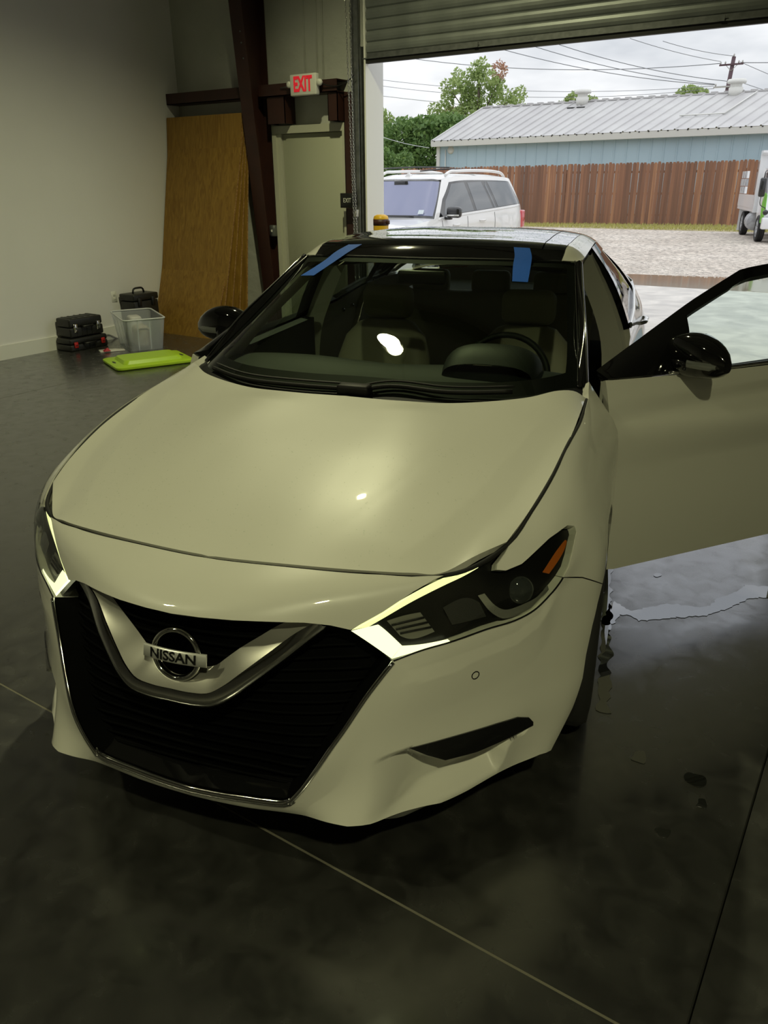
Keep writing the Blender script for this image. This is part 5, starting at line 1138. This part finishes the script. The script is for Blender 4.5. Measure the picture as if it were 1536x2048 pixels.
panel('roof_front_strip', T, tuv(0, ue, 0, v1_), m_gb, CAR, gap=.001, step=.03, both=True, uvpoly=True)
rg = panel('sunroof_glass', T, tuv(0, ub, v1_, .46), m_roofglass, CAR, gap=.003, step=.03, both=True, uvpoly=True)
panel('rear_roof_glass', T, tuv(0, ub, .47, 1), m_roofglass, CAR, gap=.003, step=.03, both=True, uvpoly=True)
for s in (1, -1):
    panel('roof_side_strip', T, tuv(ub, ue, v1_, 1), m_roofglass, CAR, gap=.002, step=.03, side=s, uvpoly=True)
    panel('roof_rail', T, tuv(ue, 1, 0, 1), m_paint, CAR, gap=.0008, step=.03, side=s, uvpoly=True, depth=.03)
MB().grid([[(s*x, y, z-.045) for s, x, y, z in ((-1,.62,yy,zz),(-1,.3,yy,zz+.03),(1,0,yy,zz+.035),(1,.3,yy,zz+.03),(1,.62,yy,zz))] for yy, zz in ((2.2,1.34),(2.5,1.385),(2.9,1.395),(3.4,1.36),(3.8,1.3))]).build('headliner', m_trimb, CAR)

# body sides behind the front fenders
BELT = [(.838,1.5,1.010),(.855,2.0,1.002),(.862,2.65,1.008),(.86,3.1,1.03),(.838,3.55,1.082),(.80,3.95,1.10),(.74,4.35,1.095),(.63,4.72,1.07)]
G = Surf([BELT,
 [(.866,1.5,.935),(.872,2.0,.945),(.874,2.65,.955),(.88,3.1,.965),(.89,3.55,.995),(.86,3.95,1.01),(.80,4.35,1.005),(.69,4.72,.985)],
 [(.886,1.5,.864),(.879,2.0,.876),(.875,2.65,.886),(.892,3.1,.90),(.918,3.55,.915),(.895,3.95,.93),(.84,4.35,.925),(.73,4.72,.91)],
 [(.899,1.5,.84),(.912,2.0,.848),(.920,2.65,.852),(.921,3.1,.862),(.928,3.55,.88),(.905,3.95,.89),(.85,4.35,.885),(.74,4.72,.87)],
 [(.905,1.5,.669),(.914,2.0,.68),(.919,2.65,.69),(.925,3.1,.70),(.93,3.55,.73),(.912,3.95,.75),(.865,4.35,.74),(.755,4.72,.73)],
 [(.905,1.5,.45),(.910,2.0,.45),(.913,2.65,.45),(.915,3.1,.45),(.916,3.55,.46),(.905,3.95,.48),(.858,4.35,.49),(.74,4.72,.5)],
 [(.888,1.5,.23),(.888,2.0,.23),(.888,2.65,.23),(.888,3.1,.23),(.885,3.55,.24),(.878,3.95,.25),(.83,4.35,.27),(.70,4.72,.3)]])
Q = Surf([
 [(.772,1.50,1.02),(.728,1.75,1.13),(.687,2.0,1.238),(.648,2.27,1.338),(.65,2.65,1.372),(.636,3.1,1.374),(.603,3.55,1.326),(.578,3.86,1.27),(.56,4.1,1.21)],
 [(.805,1.50,1.02),(.795,1.75,1.085),(.783,2.0,1.14),(.765,2.27,1.195),(.768,2.65,1.215),(.762,3.1,1.222),(.738,3.55,1.212),(.71,3.86,1.19),(.69,4.1,1.165)],
 [(.838,1.50,1.010),(.848,1.75,1.005),(.855,2.0,1.002),(.858,2.27,1.004),(.862,2.65,1.008),(.86,3.1,1.03),(.838,3.55,1.082),(.815,3.86,1.096),(.79,4.1,1.10)]])
def belt(y): 
    B = np.array(BELT); return (float(np.interp(y, B[:, 1], B[:, 0])), y, float(np.interp(y, B[:, 1], B[:, 2])))
def top(y):
    B = Q.G[0]; return (float(np.interp(y, B[:, 1], B[:, 0])), y, float(np.interp(y, B[:, 1], B[:, 2])))
def gz(y, z):      # point near the side at height z
    return (.9, y, z)
HINGE = np.array([.87, 1.53]); OPEN = math.radians(-48)
def door_pose(o):
    c, s_ = math.cos(OPEN), math.sin(OPEN); o.location = (HINGE[0]-(c*HINGE[0]-s_*HINGE[1]), HINGE[1]-(s_*HINGE[0]+c*HINGE[1]), 0); o.rotation_euler = (0, 0, OPEN)
def mirror_obj(s, parent):
    cx_, cy_, cz_ = .90, 1.87, 1.055
    mb = MB(); rows = []
    for t in np.linspace(0, 1, 13):           # from inboard to outboard
        x = -.14+.265*t; k = math.sin(math.pi*min(1, .18+.82*max(0., 1-abs(t-.42)/.58)**.75)/2)
        ry = .062*k*(1 if t < .85 else 1); rz = .088*k
        ring = []
        for a in np.linspace(0, 2*math.pi, 25)[:-1]:
            ca, sa = math.cos(a), math.sin(a); e = .75
            yy = math.copysign(abs(ca)**e, ca)*ry; zz = math.copysign(abs(sa)**e, sa)*rz*(1.0 if sa > 0 else .85)
            if yy > .03: yy = .03
            ring.append((s*(cx_+x), cy_+yy-.01+.02*t, cz_+zz+.012*math.sin(math.pi*t)))
        rows.append(ring+[ring[0]])
    mb.grid(rows); mb.add(rows[0][:-1], [tuple(range(24))]); mb.add(rows[-1][:-1], [tuple(range(24))])
    m = mb.build('side_mirror', m_gb, parent)
    MB().bbox((s*.82, 1.80, 1.02), (s*.90, 1.90, 1.06), .015, 2).build('mirror_foot', m_gb, parent)
    sg = MB(); xs_ = np.linspace(.90, 1.005, 12)
    def fy(x):
        t = (x-cx_+.14)/.265; k = math.sin(math.pi*min(1, .18+.82*max(0., 1-abs(t-.42)/.58)**.75)/2); return cy_-.01+.02*t-.062*k
    sg.grid([[(s*x, fy(x)+d_, 1.055+h_*(1.0 if x < .99 else .6)) for x in xs_] for h_, d_ in ((-.016, .001), (-.006, -.0025), (.004, -.002), (.012, .001))])
    sg.build('turn_signal', pmat('signal_lens', (.18, .19, .18), .12, coat=1), parent)
    return m
def front_door(s, opened):
    yb = 2.66
    poly = [belt(y) for y in np.linspace(1.503, yb, 10)]+[(.919, yb, .69), (.913, yb, .45), (.89, yb, .27)]+[(.89, y, .255) for y in np.linspace(2.5, 1.6, 5)]+[(.895, 1.503, .27), (.905, 1.503, .45), (.905, 1.503, .67), (.895, 1.503, .84)]
    d = panel('front_door', G, poly, m_paint, CAR, gap=.002, step=.02, side=s, depth=.03)
    if opened: d['label'] = 'open driver door'
    if opened: door_pose(d)
    fr0 = [belt(y) for y in np.linspace(1.515, yb, 12)]+[(.77, yb, 1.215)]+[top(y) for y in np.linspace(yb, 1.515, 24)]
    gl0 = [tuple(np.array(belt(y))+[-.003, 0, .014]) for y in np.linspace(1.88, yb-.07, 9)]+[(.77, yb-.07, 1.21)]+[tuple(np.array(top(y))+[.018, 0, -.045]) for y in np.linspace(yb-.07, 1.95, 14)]
    panel('window_frame', Q, fr0, m_gb, d, holes=[gl0], gap=0, off=.002, depth=.03, step=.03, side=s)
    panel('window_glass', Q, gl0, m_sideglass, d, gap=-.006, off=-.006, depth=0, step=.05, side=s)
    MB().tube([(s*(p[0]+.004), p[1], p[2]+.006) for p in [belt(y) for y in np.linspace(1.78, yb-.01, 16)]], .0075, 6).build('belt_molding', m_chr, d)
    mirror_obj(s, d)
    MB().tube(curve([(s*.905, 2.36, .90), (s*.945, 2.39, .905), (s*.95, 2.47, .906), (s*.945, 2.55, .907), (s*.905, 2.58, .905)], 16), .014, 8, flat=.8).build('door_handle', m_chr, d)
    # inner door card
    cdp = [(1.56, .30), (1.56, .98), (2.60, 1.0), (2.60, .30)]
    MB().prism(cdp, 0, s*.765, s*.825).build('door_card', m_dash, d)
    MB().bbox((s*.72, 1.9, .72), (s*.80, 2.5, .78), .02, 2).build('armrest', m_trimb, d)
front_door(1, True); front_door(-1, False)
for s in (1, -1):
    yb, ye = 2.67, 3.72
    rdp = [belt(y) for y in np.linspace(yb, ye, 9)]+[(.90, 3.66, .85), (.91, 3.42, .62), (.905, 3.36, .45), (.89, 3.35, .27)]+[(.89, y, .255) for y in np.linspace(3.2, 2.8, 4)]+[(.90, yb, .27), (.913, yb, .45), (.919, yb, .69)]
    rd_ = panel('rear_door', G, rdp, m_paint, CAR, gap=.002, step=.025, side=s, depth=.03)
    gl1 = [tuple(np.array(belt(y))+[-.003, 0, .016]) for y in np.linspace(2.76, 3.62, 9)]+[tuple(np.array(top(y))+[.02, 0, -.05]) for y in np.linspace(3.52, 2.76, 10)]
    fr1 = [belt(y) for y in np.linspace(2.67, 3.9, 12)]+[top(y) for y in np.linspace(3.8, 2.67, 14)]
    panel('window_frame', Q, fr1, m_gb, rd_, holes=[gl1], gap=0, off=.002, depth=.03, step=.03, side=s)
    panel('window_glass', Q, gl1, m_darkglass, rd_, gap=-.006, off=-.006, depth=0, step=.05, side=s)
    MB().tube([(s*(p[0]+.004), p[1], p[2]+.006) for p in [belt(y) for y in np.linspace(2.68, 3.85, 16)]]+[(s*(p[0]+.004), p[1], p[2]) for p in [tuple(np.array(belt(3.9))*.6+np.array(top(3.86))*.4)]], .0085, 6).build('belt_molding', m_chr, rd_)
    MB().tube([(s*(p[0]+.006), p[1], p[2]-.012) for p in [top(y) for y in np.linspace(2.68, 3.82, 16)]], .006, 6).build('roof_molding', m_chr, rd_)
    MB().tube(curve([(s*.895, 3.36, .925), (s*.922, 3.38, .93), (s*.928, 3.45, .932), (s*.924, 3.53, .934), (s*.90, 3.55, .93)], 16), .014, 8, flat=.8).build('door_handle', m_chr, rd_)
    def circ2(a0, a1, n=14): return [(.91, 3.761+.385*math.cos(math.radians(a)), .34+.385*math.sin(math.radians(a))) for a in np.linspace(a0, a1, n)]
    qp = [belt(y) for y in np.linspace(3.725, 4.71, 10)]+[(.75, 4.715, .73), (.74, 4.715, .5), (.70, 4.715, .31), (.83, 4.35, .275), (.87, 4.13, .26)]+circ2(-12, 158)+[(.915, 3.42, .60), (.905, 3.665, .84)]
    panel('quarter_panel', G, qp, m_paint, CAR, gap=.002, step=.03, side=s, depth=.03)
    panel('c_pillar', Q, [belt(y) for y in np.linspace(3.9, 4.09, 4)]+[top(y) for y in np.linspace(4.09, 3.82, 5)], m_paint, CAR, gap=0, off=.001, step=.03, side=s)
    # sill and body-side aperture
    MB().bbox((s*.80, 1.5, .20), (s*.885, 2.7, .30), .02, 2).build('sill', m_paint, CAR)
    bp0 = [(.845, 2.62, .30), (.835, 2.62, .95), (.80, 2.63, 1.05), (.655, 2.62, 1.345)]; bp1 = [(.875, 2.70, .30), (.865, 2.72, .95), (.838, 2.72, 1.045), (.652, 2.70, 1.36)]
    MB().grid([[(s*x, y, z) for x, y, z in curve(bp0, 16)], [(s*x, y, z) for x, y, z in curve(bp1, 16)]]).grid([[(s*x, y, z) for x, y, z in curve(bp0, 16)], [(s*(x-.10), y+.02, z) for x, y, z in curve(bp0, 16)]]).build('b_pillar', m_paint, CAR)
    MB().tube([(s*x, y, z) for x, y, z in curve([(.76, 1.56, 1.0), (.72, 1.78, 1.10), (.675, 2.02, 1.215), (.635, 2.27, 1.318), (.632, 2.62, 1.345)], 24)], .012, 6).build('door_seal', m_dark, CAR)
    wheel(CAR, (s*.795, .985, .338), .338, .245, s, 5, steer=math.radians(2)); wheel(CAR, (s*.795, 3.761, .338), .338, .245, s, 5)
    for yc in (.985, 3.761):
        MB().grid([[(s*x, yc+.40*math.cos(a), .34+.40*math.sin(a)) for x in (.60, .885)] for a in np.linspace(-.3, math.pi+.3, 16)]).build('wheel_arch_liner', m_lip, CAR)
# tail
K = Surf([
 [(0,3.83,1.343),(.3,3.83,1.338),(.54,3.86,1.312),(.585,3.87,1.282)],
 [(0,4.15,1.235),(.3,4.15,1.23),(.57,4.13,1.20),(.66,4.11,1.165)],
 [(0,4.42,1.135),(.3,4.42,1.132),(.62,4.38,1.12),(.74,4.34,1.095)],
 [(0,4.78,1.10),(.3,4.77,1.098),(.56,4.74,1.09),(.64,4.71,1.07)],
 [(0,4.88,.95),(.3,4.87,.95),(.6,4.80,.94),(.70,4.72,.93)],
 [(0,4.90,.70),(.3,4.89,.70),(.62,4.83,.70),(.755,4.72,.70)],
 [(0,4.86,.45),(.3,4.85,.45),(.6,4.80,.45),(.73,4.72,.45)],
 [(0,4.78,.27),(.3,4.77,.27),(.58,4.74,.27),(.69,4.70,.30)]], sym=True)
kv = K.kv/K.kv[-1]
def kuv(v0, v1): return [(u, v0+(v1-v0)*v) for u, v in ring4(K, 16)]
panel('rear_window', K, kuv(0, kv[2]), m_darkglass, CAR, gap=.002, step=.05, both=True, uvpoly=True, depth=0)
panel('trunk_lid', K, kuv(kv[2], kv[4]), m_paint, CAR, gap=.002, step=.05, both=True, uvpoly=True)
panel('rear_bumper', K, kuv(kv[4], 1), m_paint, CAR, gap=.002, step=.05, both=True, uvpoly=True)
for s in (1, -1): panel('tail_lamp', K, [(.62+.38*u, kv[3]+.02+(kv[4]-kv[3])*v) for u, v in ring4(K, 10)], MATS['tail_red'], CAR, gap=0, off=.006, step=.05, side=s, uvpoly=True)
# hidden inner masses
MB().box((-.60, .30, .24), (.60, 1.15, .72)).box((-.78, 1.35, .20), (.78, 3.3, .30)).box((-.6, 3.3, .24), (.6, 4.6, .45)).build('underbody', m_lip, CAR)
MB().box((-.46, .10, .235), (.46, .5, .26)).build('splash_shield', m_lip, CAR)
MB().box((-.78, 1.28, .30), (.78, 1.34, .93)).build('firewall', m_lip, CAR)

# ---- interior
DS = [[(0,1.22,.965),(.4,1.25,.965),(.66,1.38,.965),(.72,1.48,.965)],[(0,1.45,.985),(.4,1.46,.99),(.66,1.52,.985),(.735,1.58,.98)],[(0,1.66,.99),(.4,1.68,1.0),(.66,1.68,.99),(.745,1.68,.98)],[(0,1.76,.94),(.4,1.78,.94),(.66,1.77,.94),(.745,1.76,.94)],[(0,1.78,.62),(.4,1.80,.62),(.66,1.79,.6),(.745,1.78,.6)]]
D_ = Surf(DS, sym=True); panel('dashboard', D_, ring4(D_, 16), m_dash, CAR, gap=0, step=.05, both=True, uvpoly=True, depth=0)
bn_ = MB(); rows = []
for t in np.linspace(0, 1, 11):
    y = 1.50+.26*t; h = .112*math.sin(math.pi*min(1, .15+.75*t))**.8; w = .185*(.8+.2*math.sin(math.pi*(.2+.6*t)))
    rows.append([(.405+w*math.cos(a)*(abs(math.cos(a))**-.25 if abs(math.cos(a)) > 1e-3 else 1), y, .985+h*max(0, math.sin(a))**.7) for a in np.linspace(math.pi, 0, 17)])
bn_.grid(rows); bn_.add(rows[-1], [tuple(range(17))]); bn_.build('gauge_hood', m_dash, CAR)
sw_ = MB().lathe([(.190, -.013), (.203, 0), (.190, .013), (.176, 0)], axis=1, n=40, closed=True).lathe([(.07, -.02), (.075, .0), (.06, .03), (.001, .03)], axis=1, n=20)
sw_.box((-.18, -.008, -.02), (.18, .008, .02)).box((-.02, -.008, -.18), (.02, .008, 0)); sw_.xf(Matrix.Translation((.385, 1.97, .885)) @ Matrix.Rotation(math.radians(-24), 4, 'X')); sw_.build('steering_wheel', m_dash, CAR)
def seat(cx_):
    st_ = MB().bbox((cx_-.25, 2.0, .38), (cx_+.25, 2.52, .56), .07, 3).build('front_seat', m_leather, CAR)
    rows = []
    for t, w, d in ((0, .22, .10), (.15, .255, .12), (.4, .265, .125), (.65, .25, .11), (.85, .215, .09), (.97, .15, .07), (1, .10, .05)):
        z = .46+.54*t; yc = 2.50+.16*t; ring = []
        for a in np.linspace(0, 2*math.pi, 25)[:-1]:
            ca, sa = math.cos(a), math.sin(a); ring.append((cx_+math.copysign(abs(ca)**.55, ca)*w, yc+math.copysign(abs(sa)**.8, sa)*d*(1 if sa > 0 else .75+.25*abs(ca)**3), z))
        rows.append(ring+[ring[0]])
    mb = MB().grid(rows); mb.add(rows[-1][:-1], [tuple(range(24))]); mb.build('backrest', m_leather, st_)
    MB().bbox((cx_-.135, 2.63, 1.0), (cx_+.135, 2.75, 1.17), .05, 4).build('headrest', m_leather, st_)
    MB().tube([(cx_-.06, 2.69, .98), (cx_-.06, 2.69, 1.1)], .007, 6).tube([(cx_+.06, 2.69, .98), (cx_+.06, 2.69, 1.1)], .007, 6).build('headrest_post', m_chr, st_)
    return st_
seat(-.37); seat(.37)
rs = MB().bbox((-.62, 3.0, .35), (.62, 3.5, .55), .06, 3).build('rear_seat', m_leather, CAR); MB().bbox((-.62, 3.45, .5), (.62, 3.62, 1.05), .06, 3).build('backrest', m_leather, rs)
for x in (-.38, 0, .38): MB().bbox((x-.12, 3.52, 1.03), (x+.12, 3.61, 1.17), .035, 3).build('headrest', m_leather, rs)
MB().bbox((-.11, 1.8, .35), (.11, 2.6, .66), .03, 2).build('center_console', m_dash, CAR)
MB().box((-.62, 3.62, .98), (.62, 4.35, 1.02)).build('parcel_shelf', m_dash, CAR)

# ---- water beads left on the paint and glass
def beads(nm, S, n, umax, v0, v1, parent, r0, r1, sgn=True):
    mb = MB(); uv = np.stack([rng.uniform(0, umax, n), rng.uniform(v0, v1, n)], 1); P = S.ev(uv); Nn = S.nrm(uv); sg = rng.choice([-1, 1], n)
    for p, nn, q in zip(P, Nn, sg):
        r = rng.uniform(r0, r1); p = Vector((p[0]*q, p[1], p[2])); nn = Vector((nn[0]*q, nn[1], nn[2])); a = nn.orthogonal().normalized(); b = nn.cross(a)
        ring = [p+(a*math.cos(t)+b*math.sin(t))*r for t in np.linspace(0, 2*math.pi, 7)[:-1]]; mid = [p+(a*math.cos(t)+b*math.sin(t))*r*.7+nn*r*.5 for t in np.linspace(0, 2*math.pi, 7)[:-1]]
        mb.add(ring+mid+[p+nn*r*.68], [(i, (i+1) % 6, 6+(i+1) % 6, 6+i) for i in range(6)]+[(6+i, 6+(i+1) % 6, 12) for i in range(6)], True)
    return tag(mb.build(nm, m_bead, parent, recalc=False), kind='stuff')
m_bead = glass_mat('water_bead', (.95, .97, .95), 0, 0, ior=1.45)
beads('water_beads', T, 3200, .95, .10, .75, CAR, .001, .0032)
beads('water_beads', H, 650, .8, .02, .6, CAR, .0009, .0022)
beads('water_beads', G, 0, 1, 0, 1, CAR, .001, .002) if False else None

# ---- masking tape strips across the roof edge
m_tape = pmat('blue_masking_tape', (.004, .10, .52), .6, spec=.15, bump=(90, .08))
def tape(pts, label):
    """pts: list of (surface, x, v) pairs left/right edges"""
    root = []
    L = [[], []]
    for S, xl, xr, v in pts:
        for k, x in enumerate((xl, xr)):
            us_ = np.linspace(0, 1, 200); P = S.ev(np.stack([us_, np.full(200, v)], 1)); i = int(np.argmin(np.abs(P[:, 0]-abs(x)))); uv = np.array([[us_[i], v]]); n_ = S.nrm(uv)[0]; p = P[i]+n_*.0025
            L[k].append((math.copysign(p[0], x), p[1], p[2]))
    A_, B_ = curve(L[0], 14), curve(L[1], 14)
    c = (A_.mean(0)+B_.mean(0))/2; R_ = Matrix.Rotation(math.radians(14.5), 4, 'Z'); mb = MB()
    mb.grid([[tuple(p-c) for p in A_], [tuple(p-c) for p in B_]]); mb.grid([[tuple(p-c+[0, 0, .0012]) for p in A_], [tuple(p-c+[0, 0, .0012]) for p in B_]])
    o = mb.build('masking_tape', m_tape, recalc=False); o.location = R_ @ Vector(c); o.rotation_euler = (0, 0, math.radians(14.5)); return tag(o, label, 'tape', 'blue tape strips')
tape([(T, -.405, -.335, v1_*.97), (T, -.455, -.385, .01), (W, -.475, -.41, .97), (W, -.555, -.48, .80)], 'blue tape strip on the passenger side of the windshield top')
tape([(T, .36, .425, v1_*.97), (T, .375, .445, .01), (W, .38, .45, .97), (W, .405, .465, .80)], 'blue tape strip on the driver side of the windshield top')

# ---- wet tyre track beside the front wheel
a14 = math.radians(14.5)
tpts = []
for t in np.linspace(0, 1, 40): tpts.append((.985-.07*t+rng.normal(0, .006), .98+1.2*t))
for t in np.linspace(1, 0, 40): tpts.append((.945-.06*t+rng.normal(0, .004), .98+1.2*t))
puddle('wet_tyre_track', [(x*math.cos(a14)-y*math.sin(a14), x*math.sin(a14)+y*math.cos(a14)) for x, y in tpts], 'narrow wet tyre track beside the front wheel', 160)
